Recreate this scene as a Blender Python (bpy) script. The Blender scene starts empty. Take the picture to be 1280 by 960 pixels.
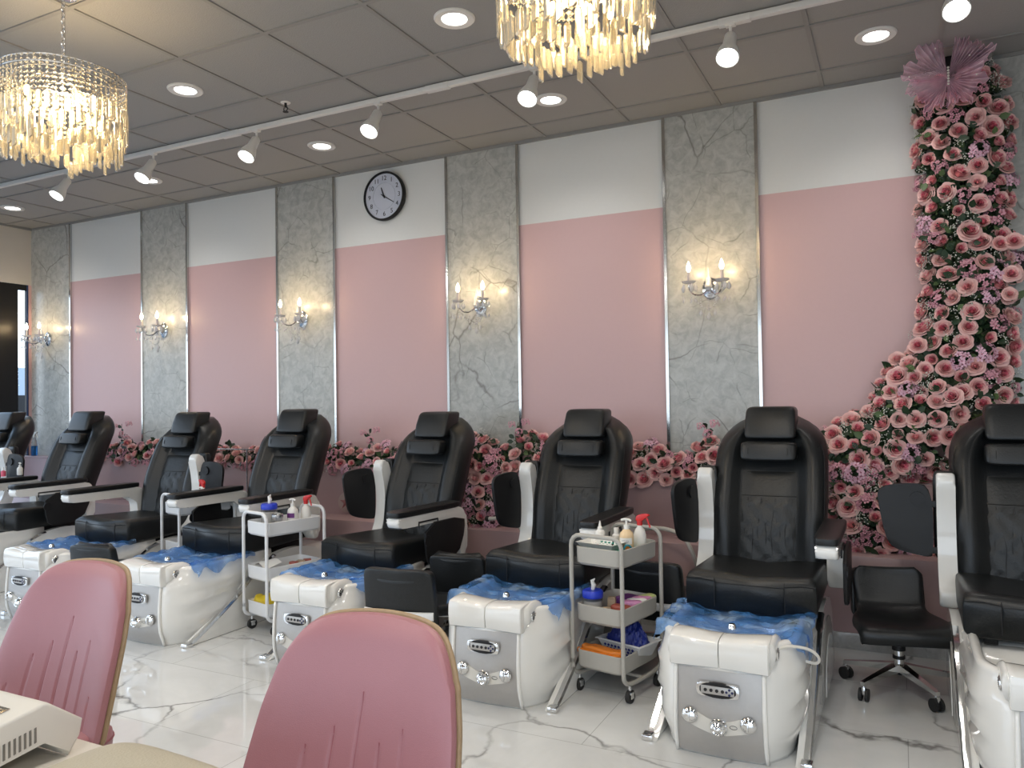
import bpy, bmesh, math, random
from mathutils import Vector, Matrix
random.seed(7)
S = bpy.context.scene
COL = S.collection
PI = math.pi
sin, cos = math.sin, math.cos
def R(d): return math.radians(d)

# ------------------------------------------------------------------ camera
F, YAW, PITCH, ROLL, EYE = 971.44, 0.462098, 0.0200027, -0.0150137, 1.42
fw = Vector((-sin(YAW)*cos(PITCH), cos(YAW)*cos(PITCH), sin(PITCH)))
_r = fw.cross(Vector((0, 0, 1))).normalized(); _u = _r.cross(fw)
rt = cos(ROLL)*_r + sin(ROLL)*_u; up = -sin(ROLL)*_r + cos(ROLL)*_u
cd = bpy.data.cameras.new('camera'); cam = bpy.data.objects.new('camera', cd); COL.objects.link(cam)
M3 = Matrix((rt, up, -fw)).transposed()
cam.matrix_world = Matrix.Translation((0, 0, EYE)) @ M3.to_4x4()
cd.sensor_width = 36; cd.lens = F/1280*36; cd.clip_start = 0.05; cd.clip_end = 200
S.camera = cam
S.view_settings.view_transform = 'Standard'; S.view_settings.look = 'None'
S.view_settings.gamma = 1; S.view_settings.use_curve_mapping = False
S.view_settings.exposure = 0.0
S.cycles.max_bounces = 8; S.cycles.diffuse_bounces = 4; S.cycles.glossy_bounces = 4
S.cycles.transmission_bounces = 6; S.cycles.transparent_max_bounces = 12
S.cycles.caustics_reflective = False; S.cycles.caustics_refractive = False
S.cycles.sample_clamp_indirect = 4.0
def at(x, y, Y):
    d = fw + rt*((x-640)/F) - up*((y-480)/F)
    return Vector((d.x/d.y*Y, Y, d.z/d.y*Y + EYE))

# ------------------------------------------------------------------ world
W = bpy.data.worlds.new('sky'); S.world = W; W.use_nodes = True
nt = W.node_tree; nt.nodes.clear()
wo = nt.nodes.new('ShaderNodeOutputWorld'); bg = nt.nodes.new('ShaderNodeBackground')
tc = nt.nodes.new('ShaderNodeTexCoord'); sx = nt.nodes.new('ShaderNodeSeparateXYZ'); cr = nt.nodes.new('ShaderNodeValToRGB')
nt.links.new(tc.outputs['Generated'], sx.inputs[0]); nt.links.new(sx.outputs['Z'], cr.inputs[0])
cr.color_ramp.elements[0].color = (.80, .90, 1, 1); cr.color_ramp.elements[0].position = 0
cr.color_ramp.elements[1].color = (.42, .66, 1, 1); cr.color_ramp.elements[1].position = .7
nt.links.new(cr.outputs[0], bg.inputs[0]); bg.inputs[1].default_value = 3.0
nt.links.new(bg.outputs[0], wo.inputs[0])

# ------------------------------------------------------------------ lights of the room
CEIL = 3.334; WALL = 5.17; LEFT = -8.32; RIGHT = 4.6; BACK = -3.6
def light(name, kind, loc, power, color, **kw):
    l = bpy.data.lights.new(name, kind); l.energy = power; l.color = color
    for k, v in kw.items():
        if hasattr(l, k): setattr(l, k, v)
    o = bpy.data.objects.new(name, l); COL.objects.link(o); o.location = loc
    return o
def aim(o, d):
    o.rotation_euler = Vector(d).to_track_quat('-Z', 'Y').to_euler()
# daylight portal in the shop window at the left and shopfront behind the photographer
for i, (loc, sx_, sy_, d) in enumerate([((LEFT-.05, 1.2, 1.4), 2.6, 7.0, (1, 0, 0)), ((-2, BACK-.05, 1.4), 11.0, 2.6, (0, 1, 0))]):
    o = light('daylight_portal', 'AREA', loc, 1, (1, 1, 1), shape='RECTANGLE', size=sx_, size_y=sy_)
    o.data.cycles.is_portal = True
    aim(o, d)
    if i == 0: o.data.size, o.data.size_y = 7.0, 2.6
    if i == 0: o.rotation_euler = (R(90), 0, R(-90))

# ------------------------------------------------------------------ materials
def mat(name, col=(.5, .5, .5), rough=.5, metal=0., **kw):
    m = bpy.data.materials.new(name); m.use_nodes = True
    b = m.node_tree.nodes['Principled BSDF']
    b.inputs['Base Color'].default_value = (*col, 1); b.inputs['Roughness'].default_value = rough
    b.inputs['Metallic'].default_value = metal
    for k, v in kw.items():
        if k in ('var', 'bump', 'scale'): continue
        b.inputs[k.replace('_', ' ')].default_value = v
    t = m.node_tree
    co = t.nodes.new('ShaderNodeTexCoord'); n = t.nodes.new('ShaderNodeTexNoise')
    n.inputs['Scale'].default_value = kw.get('scale', 12.); n.inputs['Detail'].default_value = 4
    t.links.new(co.outputs['Object'], n.inputs['Vector'])
    v = kw.get('var', .06)
    mx = t.nodes.new('ShaderNodeMix'); mx.data_type = 'RGBA'
    mx.inputs[6].default_value = (*[c*(1-v) for c in col], 1); mx.inputs[7].default_value = (*[min(1, c*(1+v)) for c in col], 1)
    t.links.new(n.outputs['Fac'], mx.inputs[0]); t.links.new(mx.outputs[2], b.inputs['Base Color'])
    if kw.get('bump'):
        bp = t.nodes.new('ShaderNodeBump'); bp.inputs['Strength'].default_value = kw['bump']; bp.inputs['Distance'].default_value = .004
        t.links.new(n.outputs['Fac'], bp.inputs['Height']); t.links.new(bp.outputs[0], b.inputs['Normal'])
    return m
def emit(name, col, s, sampling='NONE'):
    m = bpy.data.materials.new(name); m.use_nodes = True
    t = m.node_tree; t.nodes.clear(); o = t.nodes.new('ShaderNodeOutputMaterial'); e = t.nodes.new('ShaderNodeEmission')
    e.inputs[0].default_value = (*col, 1); e.inputs[1].default_value = s; t.links.new(e.outputs[0], o.inputs[0])
    try: m.cycles.emission_sampling = sampling
    except Exception: pass
    return m
def glassy(name, col, fac, rough=.02, ior=1.5, tw=1):
    m = bpy.data.materials.new(name); m.use_nodes = True
    t = m.node_tree; b = t.nodes['Principled BSDF']; o = t.nodes['Material Output']
    b.inputs['Base Color'].default_value = (*col, 1); b.inputs['Transmission Weight'].default_value = tw
    b.inputs['Roughness'].default_value = rough; b.inputs['IOR'].default_value = ior
    tr = t.nodes.new('ShaderNodeBsdfTransparent'); mx = t.nodes.new('ShaderNodeMixShader'); mx.inputs[0].default_value = fac
    t.links.new(tr.outputs[0], mx.inputs[1]); t.links.new(b.outputs[0], mx.inputs[2]); t.links.new(mx.outputs[0], o.inputs[0])
    return m
def marble(name, base, vein, scale, rough, floor=False, fine=True):
    m = bpy.data.materials.new(name); m.use_nodes = True
    t = m.node_tree; b = t.nodes['Principled BSDF']; b.inputs['Roughness'].default_value = rough; b.inputs['Specular IOR Level'].default_value = .85 if floor else .5
    N = t.nodes.new; L = t.links.new
    co = N('ShaderNodeTexCoord'); n1 = N('ShaderNodeTexNoise'); n1.inputs['Scale'].default_value = 1.7; n1.inputs['Detail'].default_value = 5
    L(co.outputs['Object'], n1.inputs['Vector'])
    vm = N('ShaderNodeMixRGB'); vm.blend_type = 'ADD'; vm.inputs[0].default_value = .55 if floor else .28
    L(co.outputs['Object'], vm.inputs[1]); L(n1.outputs['Color'], vm.inputs[2])
    vo = N('ShaderNodeTexVoronoi'); vo.feature = 'DISTANCE_TO_EDGE'; vo.inputs['Scale'].default_value = scale
    L(vm.outputs[0], vo.inputs['Vector'])
    r1 = N('ShaderNodeValToRGB'); r1.color_ramp.elements[0].position = 0; r1.color_ramp.elements[1].position = .014 if floor else .010
    r1.color_ramp.elements[0].color = (1, 1, 1, 1); r1.color_ramp.elements[1].color = (0, 0, 0, 1)
    L(vo.outputs['Distance'], r1.inputs[0])
    n2 = N('ShaderNodeTexNoise'); n2.inputs['Scale'].default_value = 1.3 if floor else 2.2; n2.inputs['Detail'].default_value = 3
    L(co.outputs['Object'], n2.inputs['Vector'])
    r2 = N('ShaderNodeValToRGB'); r2.color_ramp.elements[0].position = .44; r2.color_ramp.elements[1].position = .60
    L(n2.outputs['Fac'], r2.inputs[0])
    mu = N('ShaderNodeMath'); mu.operation = 'MULTIPLY'; L(r1.outputs[0], mu.inputs[0]); L(r2.outputs[0], mu.inputs[1])
    n3 = N('ShaderNodeTexNoise'); n3.inputs['Scale'].default_value = 2. if floor else 17; n3.inputs['Detail'].default_value = 9; n3.inputs['Distortion'].default_value = 1.6 if floor else .7
    n3.inputs['Roughness'].default_value = .65
    L(co.outputs['Object'], n3.inputs['Vector'])
    r3 = N('ShaderNodeValToRGB'); r3.color_ramp.elements[0].position = .36; r3.color_ramp.elements[1].position = .62
    k = .93 if floor else .74
    r3.color_ramp.elements[0].color = (*[c*k for c in base], 1); r3.color_ramp.elements[1].color = (*base, 1)
    L(n3.outputs['Fac'], r3.inputs[0])
    m1 = N('ShaderNodeMix'); m1.data_type = 'RGBA'; L(mu.outputs[0], m1.inputs[0]); L(r3.outputs[0], m1.inputs[6]); m1.inputs[7].default_value = (*vein, 1)
    out = m1.outputs[2]
    if not floor and fine:
        v2 = N('ShaderNodeTexVoronoi'); v2.feature = 'DISTANCE_TO_EDGE'; v2.inputs['Scale'].default_value = 4.2; L(vm.outputs[0], v2.inputs['Vector'])
        r5 = N('ShaderNodeValToRGB'); r5.color_ramp.elements[0].position = 0; r5.color_ramp.elements[1].position = .018
        r5.color_ramp.elements[0].color = (.64, .64, .62, 1); r5.color_ramp.elements[1].color = (1, 1, 1, 1)
        L(v2.outputs['Distance'], r5.inputs[0])
        m3 = N('ShaderNodeMix'); m3.data_type = 'RGBA'; m3.blend_type = 'MULTIPLY'; n6 = N('ShaderNodeTexNoise'); n6.inputs['Scale'].default_value = 5; n6.inputs['Detail'].default_value = 6; L(co.outputs['Object'], n6.inputs['Vector'])
        r6 = N('ShaderNodeValToRGB'); r6.color_ramp.elements[0].position = .47; r6.color_ramp.elements[1].position = .56; L(n6.outputs['Fac'], r6.inputs[0]); L(r6.outputs[0], m3.inputs[0])
        L(out, m3.inputs[6]); L(r5.outputs[0], m3.inputs[7]); out = m3.outputs[2]
    if floor:
        br = N('ShaderNodeTexBrick'); br.offset = .5; br.inputs['Scale'].default_value = 1; br.inputs['Brick Width'].default_value = 1.2
        br.inputs['Row Height'].default_value = .6; br.inputs['Mortar Size'].default_value = .0018; br.inputs['Color1'].default_value = (1, 1, 1, 1)
        br.inputs['Color2'].default_value = (.97, .97, .97, 1); br.inputs['Mortar'].default_value = (.62, .62, .61, 1)
        L(co.outputs['Object'], br.inputs['Vector'])
        m2 = N('ShaderNodeMix'); m2.data_type = 'RGBA'; m2.blend_type = 'MULTIPLY'; m2.inputs[0].default_value = 1
        L(out, m2.inputs[6]); L(br.outputs['Color'], m2.inputs[7]); out = m2.outputs[2]
    L(out, b.inputs['Base Color'])
    return m
M = {}
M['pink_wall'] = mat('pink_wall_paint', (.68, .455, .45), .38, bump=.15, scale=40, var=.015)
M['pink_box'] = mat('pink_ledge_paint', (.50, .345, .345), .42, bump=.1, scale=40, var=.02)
M['white_wall'] = mat('white_wall_paint', (.80, .80, .77), .35, bump=.15, scale=40, var=.015)
M['beige_wall'] = mat('cream_wall_paint', (.66, .62, .56), .6, var=.02)
M['marble'] = marble('grey_marble_panel', (.56, .565, .53), (.24, .23, .21), 1.5, .22)
M['floor'] = marble('white_marble_tile', (.64, .65, .645), (.16, .155, .15), 1.1, .03, True)
M['skirt'] = marble('white_marble_skirting', (.6, .6, .58), (.3, .29, .28), 1.5, .1)
M['tile'] = mat('ceiling_tile', (.36, .355, .34), .9, bump=.5, scale=160, var=.05)
M['grid'] = mat('ceiling_grid_bar', (.30, .295, .28), .6, var=.02)
M['chromestrip'] = mat('polished_metal_strip', (.62, .62, .60), .16, 1., var=.02)
M['chrome'] = mat('chrome', (.82, .82, .82), .08, 1., var=.02)
M['steel'] = mat('brushed_steel', (.62, .62, .62), .25, 1., var=.05)
M['bandmetal'] = mat('satin_band_metal', (.85, .85, .84), .38, .45, var=.02)
M['silver'] = mat('silver_panel', (.46, .445, .43), .38, .55, var=.04, scale=60)
M['white'] = mat('white_enamel', (.80, .79, .76), .30, var=.02)
M['pearl'] = mat('pearl_gelcoat', (.78, .775, .745), .10, var=.02, Coat_Weight=.6, Coat_Roughness=.05)
M['greytrim'] = mat('grey_side_trim', (.30, .29, .27), .35, var=.05)
M['leather'] = mat('black_leather', (.009, .0105, .0115), .36, bump=.25, Specular_IOR_Level=.42, scale=120, var=.15)
M['leather2'] = mat('black_quilted_leather', (.012, .0135, .014), .40, bump=.35, Specular_IOR_Level=.42, scale=90, var=.15)
M['seam'] = mat('dark_seam', (.008, .008, .009), .6)
M['blackplastic'] = mat('black_plastic', (.010, .010, .011), .45, var=.1, Specular_IOR_Level=.35)
M['rubber'] = mat('black_rubber', (.015, .015, .015), .7)
M['trolley'] = mat('greige_powder_coat', (.40, .385, .35), .45, var=.03)
M['trolleyw'] = mat('white_powder_coat', (.72, .73, .74), .4, var=.02)
M['pinkvinyl'] = mat('pink_vinyl', (.37, .165, .185), .38, bump=.12, scale=420, var=.04)
M['pinkseam'] = mat('pink_stitching', (.30, .09, .11), .6)
M['wood'] = mat('pale_plywood_edge', (.34, .24, .14), .5, var=.2, scale=60)
M['khaki'] = mat('khaki_vinyl', (.42, .38, .29), .45, bump=.3, scale=220, var=.03)
M['desk'] = mat('desk_laminate', (.64, .60, .53), .3, var=.03)
M['device'] = mat('off_white_plastic', (.66, .64, .59), .4, var=.02)
M['screen'] = mat('grey_metal_plate', (.26, .255, .24), .25, .6)
M['rose_out'] = mat('pale_pink_petal', (1, .64, .60), .6, var=.08, scale=30)
M['rose_in'] = mat('deep_pink_petal', (.80, .21, .29), .6, var=.15, scale=30)
M['rose_mid'] = mat('mid_pink_petal', (.95, .40, .43), .6, var=.12, scale=30)
M['blossom'] = mat('dusty_pink_blossom', (.72, .36, .43), .6, var=.2, scale=20)
M['blossom2'] = mat('lilac_pink_blossom', (.84, .52, .64), .6, var=.2, scale=20)
M['blossomc'] = mat('dark_blossom_eye', (.45, .09, .16), .6)
M['leaf'] = mat('dark_green_leaf', (.022, .050, .022), .45, var=.5, scale=9)
M['leaf2'] = mat('light_green_leaf', (.10, .16, .06), .5, var=.3, scale=9)
M['gyp'] = mat('white_tiny_bloom', (.80, .80, .72), .6)
M['stemg'] = mat('brown_green_stem', (.08, .09, .04), .6)
M['crystal'] = glassy('cut_crystal', (1, .90, .68), .72, .0, 1.52, .70)
M['crystalw'] = glassy('clear_crystal', (1, 1, 1), .80, .03, 1.5, .30)
M['pane'] = glassy('window_glass', (1, 1, 1), .06, .0, 1.45)
M['bulb'] = emit('warm_bulb_glow', (1, .80, .50), 22)
M['bulbc'] = emit('chandelier_bulb_glow', (1, .72, .34), 16)
M['led'] = emit('white_led_glow', (1, .98, .95), 12)
M['blackframe'] = mat('black_window_frame', (.012, .012, .013), .4, .3)
M['blueframe'] = mat('dark_blue_film', (.02, .05, .14), .5)
M['red'] = mat('red_plastic', (.62, .03, .03), .3)
M['bluep'] = mat('royal_blue_plastic', (.02, .05, .55), .35)
M['bluecloth'] = mat('crumpled_navy_gloves', (.008, .022, .20), .4, var=.4, scale=30)
M['teal'] = mat('teal_plastic', (.02, .22, .28), .3)
M['greenmat'] = mat('green_tray_liner', (.03, .26, .19), .4)
M['orange'] = glassy('orange_plastic_film', (.9, .32, .04), .9, .25)
M['orangep'] = mat('orange_sleeve', (.72, .22, .03), .2, var=.1)
M['cream'] = mat('cream_lotion', (.80, .60, .36), .25, var=.05)
M['label'] = mat('white_label', (.80, .79, .75), .5)
M['redlabel'] = mat('pink_red_label', (.72, .12, .2), .5)
M['navy'] = mat('navy_plastic', (.012, .02, .09), .3)
M['pearlglass'] = glassy('clear_plastic', (.96, .98, 1), .5, .1, 1.4)
M['bluefluid'] = mat('blue_cleaner', (.02, .25, .72), .1, Transmission_Weight=.5)
M['yellow'] = mat('yellow_cloth', (.80, .60, .03), .5)
M['purple'] = mat('purple_carton', (.14, .03, .18), .4)
M['brownp'] = mat('rust_red_packet', (.38, .09, .06), .4)
M['magenta'] = mat('magenta_packet', (.6, .25, .45), .3, var=.4, scale=40)
M['limep'] = mat('lime_packet', (.55, .62, .25), .3, var=.3, scale=40)
M['beigep'] = mat('kraft_packet', (.45, .33, .22), .5)
M['faceclock'] = mat('clock_face', (.66, .68, .76), .5)
M['ink'] = mat('black_ink', (.01, .01, .012), .5)
M['inkgrey'] = mat('grey_ink', (.42, .43, .5), .5)
M['candle'] = mat('candle_sleeve', (.52, .49, .52), .4, var=.1)
M['tulle'] = None
M['starbase'] = mat('pale_medallion', (.56, .44, .40), .4)
M['star'] = mat('rose_starfish', (.42, .17, .16), .5)
M['asphalt'] = mat('car_park_asphalt', (.16, .17, .18), .9)
M['facade'] = mat('pale_facade', (.45, .5, .55), .8)
M['soil'] = mat('black_floral_foam', (.012, .013, .011), .9)
# blue plastic liner and pink tulle: thin see-through sheets
def sheet(name, col, alpha, rough, metal=0):
    m = bpy.data.materials.new(name); m.use_nodes = True
    t = m.node_tree; b = t.nodes['Principled BSDF']; o = t.nodes['Material Output']
    b.inputs['Base Color'].default_value = (*col, 1); b.inputs['Roughness'].default_value = rough
    if metal:
        n2 = t.nodes.new('ShaderNodeTexNoise'); n2.inputs['Scale'].default_value = 16; n2.inputs['Detail'].default_value = 5; n2.inputs['Distortion'].default_value = 1.5
        c2 = t.nodes.new('ShaderNodeTexCoord'); t.links.new(c2.outputs['Object'], n2.inputs[0])
        bp = t.nodes.new('ShaderNodeBump'); bp.inputs['Strength'].default_value = 1; bp.inputs['Distance'].default_value = .02
        n3 = t.nodes.new('ShaderNodeTexNoise'); n3.inputs['Scale'].default_value = 7; n3.inputs['Detail'].default_value = 4; t.links.new(c2.outputs['Object'], n3.inputs[0])
        rp = t.nodes.new('ShaderNodeValToRGB'); rp.color_ramp.elements[0].position = .42; rp.color_ramp.elements[1].position = .66
        rp.color_ramp.elements[0].color = (*col, 1); rp.color_ramp.elements[1].color = (.50, .68, .88, 1)
        t.links.new(n3.outputs['Fac'], rp.inputs[0]); t.links.new(rp.outputs[0], b.inputs['Base Color'])
        t.links.new(n2.outputs['Fac'], bp.inputs['Height']); t.links.new(bp.outputs[0], b.inputs['Normal'])
    tr = t.nodes.new('ShaderNodeBsdfTransparent'); tr.inputs[0].default_value = (*[.4+.6*c for c in col], 1)
    n = t.nodes.new('ShaderNodeTexNoise'); n.inputs['Scale'].default_value = 9; n.inputs['Detail'].default_value = 3
    co = t.nodes.new('ShaderNodeTexCoord'); t.links.new(co.outputs['Object'], n.inputs[0])
    mr = t.nodes.new('ShaderNodeMapRange'); mr.inputs[1].default_value = .35; mr.inputs[2].default_value = .65
    mr.inputs[3].default_value = max(0, alpha-.2); mr.inputs[4].default_value = min(1, alpha+.2)
    t.links.new(n.outputs['Fac'], mr.inputs[0])
    mx = t.nodes.new('ShaderNodeMixShader'); t.links.new(mr.outputs[0], mx.inputs[0])
    t.links.new(tr.outputs[0], mx.inputs[1]); t.links.new(b.outputs[0], mx.inputs[2]); t.links.new(mx.outputs[0], o.inputs[0])
    return m
M['liner'] = sheet('blue_plastic_liner', (.10, .34, .80), .33, .07, 1)
M['tulle'] = sheet('pink_tulle', (1, .76, .86), .40, .7)

# ------------------------------------------------------------------ mesh helpers
class MB:
    def __init__(self, *mats): self.v = []; self.f = []; self.mi = []; self.mats = list(mats); self.cur = 0; self.sm = []
    def m(self, k): self.cur = k; return self
    def face(self, idx, smooth=True): self.f.append(tuple(idx)); self.mi.append(self.cur); self.sm.append(smooth)
    def bm(self, bm_, mtx=None, smooth=False):
        o = len(self.v); bm_.verts.index_update()
        for v in bm_.verts: self.v.append(tuple(mtx @ v.co) if mtx else tuple(v.co))
        for f in bm_.faces: self.face([o+v.index for v in f.verts], smooth)
        bm_.free(); return self
    def box(self, c, s, bev=0., seg=2, rot=None, smooth=None):
        b = bmesh.new(); bmesh.ops.create_cube(b, size=1)
        for v in b.verts: v.co = Vector((v.co.x*s[0], v.co.y*s[1], v.co.z*s[2]))
        if bev > 0: bmesh.ops.bevel(b, geom=list(b.edges), offset=min(bev, min(s)*.49), segments=seg, profile=.5, affect='EDGES')
        mt = Matrix.Translation(c)
        if rot is not None: mt = mt @ (rot if isinstance(rot, Matrix) else Matrix.Rotation(rot, 4, 'Z'))
        return self.bm(b, mt, bev > 0.004 if smooth is None else smooth)
    def cyl(self, p0, p1, r0, r1=None, seg=16, cap=True, smooth=True):
        p0, p1 = Vector(p0), Vector(p1); r1 = r0 if r1 is None else r1
        q = (p1-p0).to_track_quat('Z', 'Y'); o = len(self.v)
        for p, r in ((p0, r0), (p1, r1)):
            for k in range(seg): self.v.append(tuple(p + q @ Vector((r*cos(2*PI*k/seg), r*sin(2*PI*k/seg), 0))))
        for k in range(seg):
            k2 = (k+1) % seg; self.face((o+k, o+k2, o+seg+k2, o+seg+k), smooth)
        if cap:
            self.face([o+k for k in range(seg)][::-1], False); self.face([o+seg+k for k in range(seg)], False)
        return self
    def tube(self, pts, r, seg=8, closed=False, flat=None):
        pts = [Vector(p) for p in pts]; n = len(pts); o = len(self.v); nrm = None
        for i, p in enumerate(pts):
            a = pts[(i-1) % n] if closed or i > 0 else p; b = pts[(i+1) % n] if closed or i < n-1 else p
            t = (b-a).normalized()
            if nrm is None:
                nrm = t.orthogonal().normalized() if flat is None else (Vector(flat)-t*Vector(flat).dot(t)).normalized()
            else: nrm = (nrm - t*nrm.dot(t)).normalized()
            bn = t.cross(nrm); rr = r[i] if isinstance(r, (list, tuple)) else r
            for k in range(seg):
                a_ = 2*PI*k/seg; self.v.append(tuple(p + (nrm*cos(a_)+bn*sin(a_))*rr))
        m_ = n if closed else n-1
        for i in range(m_):
            i2 = (i+1) % n
            for k in range(seg):
                k2 = (k+1) % seg; self.face((o+i*seg+k, o+i*seg+k2, o+i2*seg+k2, o+i2*seg+k))
        if not closed:
            self.face([o+k for k in range(seg)][::-1], False); self.face([o+(n-1)*seg+k for k in range(seg)], False)
        return self
    def lathe(self, prof, seg=24, org=(0, 0, 0), axis=(0, 0, 1)):
        q = Vector(axis).to_track_quat('Z', 'Y'); org = Vector(org); o = len(self.v)
        for r, z in prof:
            for k in range(seg): self.v.append(tuple(org + q @ Vector((r*cos(2*PI*k/seg), r*sin(2*PI*k/seg), z))))
        for i in range(len(prof)-1):
            for k in range(seg):
                k2 = (k+1) % seg; self.face((o+i*seg+k, o+i*seg+k2, o+(i+1)*seg+k2, o+(i+1)*seg+k))
        return self
    def grid(self, fn, nu, nv, wrapu=False, smooth=True):
        o = len(self.v)
        for j in range(nv+1):
            for i in range(nu + (0 if wrapu else 1)): self.v.append(tuple(fn(i/nu, j/nv)))
        w = nu if wrapu else nu+1
        for j in range(nv):
            for i in range(nu):
                i2 = (i+1) % w; self.face((o+j*w+i, o+j*w+i2, o+(j+1)*w+i2, o+(j+1)*w+i), smooth)
        return self
    def loft(self, rings, cap0=True, cap1=True, smooth=True):
        o = len(self.v); n = len(rings[0])
        for r in rings:
            for p in r: self.v.append(tuple(p))
        for j in range(len(rings)-1):
            for i in range(n):
                i2 = (i+1) % n; self.face((o+j*n+i, o+j*n+i2, o+(j+1)*n+i2, o+(j+1)*n+i), smooth)
        if cap0: self.face([o+i for i in range(n)][::-1], smooth)
        if cap1: self.face([o+(len(rings)-1)*n+i for i in range(n)], smooth)
        return self
    def prism(self, poly, axis, a, b, bev=0.):
        # poly in the plane across `axis`; extruded from a to b ; axis 0: poly=(y,z) 1:(x,z) 2:(x,y)
        bm_ = bmesh.new(); vs = []
        def pt(p, t): return {0: (t, p[0], p[1]), 1: (p[0], t, p[1]), 2: (p[0], p[1], t)}[axis]
        A = [bm_.verts.new(pt(p, a)) for p in poly]; B = [bm_.verts.new(pt(p, b)) for p in poly]
        bm_.faces.new(A[::-1]); bm_.faces.new(B); n = len(poly)
        for i in range(n): bm_.faces.new((A[i], A[(i+1) % n], B[(i+1) % n], B[i]))
        if bev:
            es = [e for e in bm_.edges if (e.verts[0] in A) == (e.verts[1] in A)]
            bmesh.ops.bevel(bm_, geom=es, offset=bev, segments=3, profile=.5, affect='EDGES')
        bmesh.ops.recalc_face_normals(bm_, faces=bm_.faces)
        return self.bm(bm_, None, bool(bev))
    def ball(self, c, r, sc=(1, 1, 1), seg=12, rings=8):
        return self.grid(lambda u, v: (c[0]+r*sc[0]*sin(PI*v)*cos(2*PI*u), c[1]+r*sc[1]*sin(PI*v)*sin(2*PI*u), c[2]-r*sc[2]*cos(PI*v)), seg, rings, True)
    def ico(self, c, r):
        b = bmesh.new(); bmesh.ops.create_icosphere(b, subdivisions=1, radius=r); return self.bm(b, Matrix.Translation(c), True)
    def cushion(self, c, s, e=.35, n=24, m_=14, fn=None):
        # superellipsoid pillow; s = half sizes
        def sp(w, k): return math.copysign(abs(w)**k, w)
        def g(u, v):
            a = 2*PI*u; b_ = -PI/2+PI*v
            p = Vector((s[0]*sp(cos(b_), e)*sp(cos(a), e), s[1]*sp(cos(b_), e)*sp(sin(a), e), s[2]*sp(sin(b_), e)))
            if fn: p = fn(p)
            return Vector(c)+p
        return self.grid(g, n, m_, True)
    def mesh(self, name):
        me = bpy.data.meshes.new(name); me.from_pydata(self.v, [], self.f)
        for m_ in self.mats: me.materials.append(m_)
        me.polygons.foreach_set('material_index', self.mi); me.polygons.foreach_set('use_smooth', self.sm)
        me.update(); return me
    def build(self, name, parent=None, loc=None, rotz=0, sharp=True):
        me = self.mesh(name)
        b = bmesh.new(); b.from_mesh(me); bmesh.ops.recalc_face_normals(b, faces=b.faces); b.to_mesh(me); b.free()
        if sharp: 
            try: me.set_sharp_from_angle(angle=R(40))
            except Exception: pass
        o = bpy.data.objects.new(name, me); COL.objects.link(o)
        if parent: o.parent = parent
        if loc: o.location = loc
        o.rotation_euler.z = rotz
        return o
def tag(o, label, cat, group=None):
    o['label'] = label; o['category'] = cat
    if group: o['group'] = group
    return o
def struct(o): o['kind'] = 'structure'; return o
def thing(name, label, cat, loc=(0, 0, 0), rotz=0, group=None):
    o = bpy.data.objects.new(name, None); COL.objects.link(o); o.location = loc; o.rotation_euler = (0, 0, rotz)
    o.empty_display_size = .1
    return tag(o, label, cat, group)
KIDS = {}
def dup(o, parent=None, label=None, loc=None, rotz=None):
    c = o.copy(); COL.objects.link(c)
    if parent: c.parent = parent
    if label: c['label'] = label
    if loc is not None: c.location = loc
    if rotz is not None: c.rotation_euler.z = rotz
    for k in [x for x in ALLK(o)]: dup(k, c)
    return c
def ALLK(o): return list(o.children)
def rr(pts, closed=True, it=2):
    # chaikin corner cutting
    for _ in range(it):
        out = []; n = len(pts)
        for i in range(n if closed else n-1):
            a, b = Vector(pts[i]), Vector(pts[(i+1) % n]); out += [a*.75+b*.25, a*.25+b*.75]
        if not closed: out = [Vector(pts[0])]+out+[Vector(pts[-1])]
        pts = out
    return pts
def text_mesh(body, size, mtx, mb, depth=.0005, align='CENTER'):
    cu = bpy.data.curves.new('t', 'FONT'); cu.body = body; cu.size = size; cu.align_x = align; cu.align_y = 'CENTER'; cu.extrude = depth
    o = bpy.data.objects.new('t', cu); COL.objects.link(o)
    dg = bpy.context.evaluated_depsgraph_get(); me = bpy.data.meshes.new_from_object(o.evaluated_get(dg))
    off = len(mb.v)
    for v in me.vertices: mb.v.append(tuple(mtx @ v.co))
    for f in me.polygons: mb.face([off+i for i in f.vertices], False)
    bpy.data.objects.remove(o); bpy.data.curves.remove(cu); bpy.data.meshes.remove(me)
    return mb
ROTX = Matrix.Rotation(R(90), 4, 'X')     # text standing up, facing -Y

# ================================================================== THE ROOM
STRIPS = [(-8.32, -7.67), (-6.58, -5.96), (-4.845, -4.215), (-3.114, -2.50), (-1.395, -.79), (.345, .965), (2.08, 2.70)]
PINKZ = 2.71
struct(MB(M['floor']).grid(lambda u, v: (LEFT+(RIGHT-LEFT)*u, BACK+(WALL-BACK)*v, 0), 1, 1, smooth=False).build('floor'))
b = MB(M['tile']); b.box(((LEFT+RIGHT)/2, (BACK+WALL)/2, CEIL+.03), (RIGHT-LEFT, WALL-BACK, .06)); struct(b.build('ceiling'))
b = MB(M['grid'])
x = -.385-.6275*13
while x < RIGHT:
    if x > LEFT+.02: b.box((x, (BACK+WALL)/2, CEIL-.002), (.024, WALL-BACK, .010))
    x += .6275
y = 3.0+.631*3
while y > BACK:
    b.box(((LEFT+RIGHT)/2, y, CEIL-.003), (RIGHT-LEFT, .024, .010)); y -= .631
b.box(((LEFT+RIGHT)/2, WALL-.01, CEIL-.012), (RIGHT-LEFT, .02, .022))
b.box((LEFT+.01, (BACK+WALL)/2, CEIL-.012), (.02, WALL-BACK, .022))
struct(b.build('trim_1'))
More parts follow.
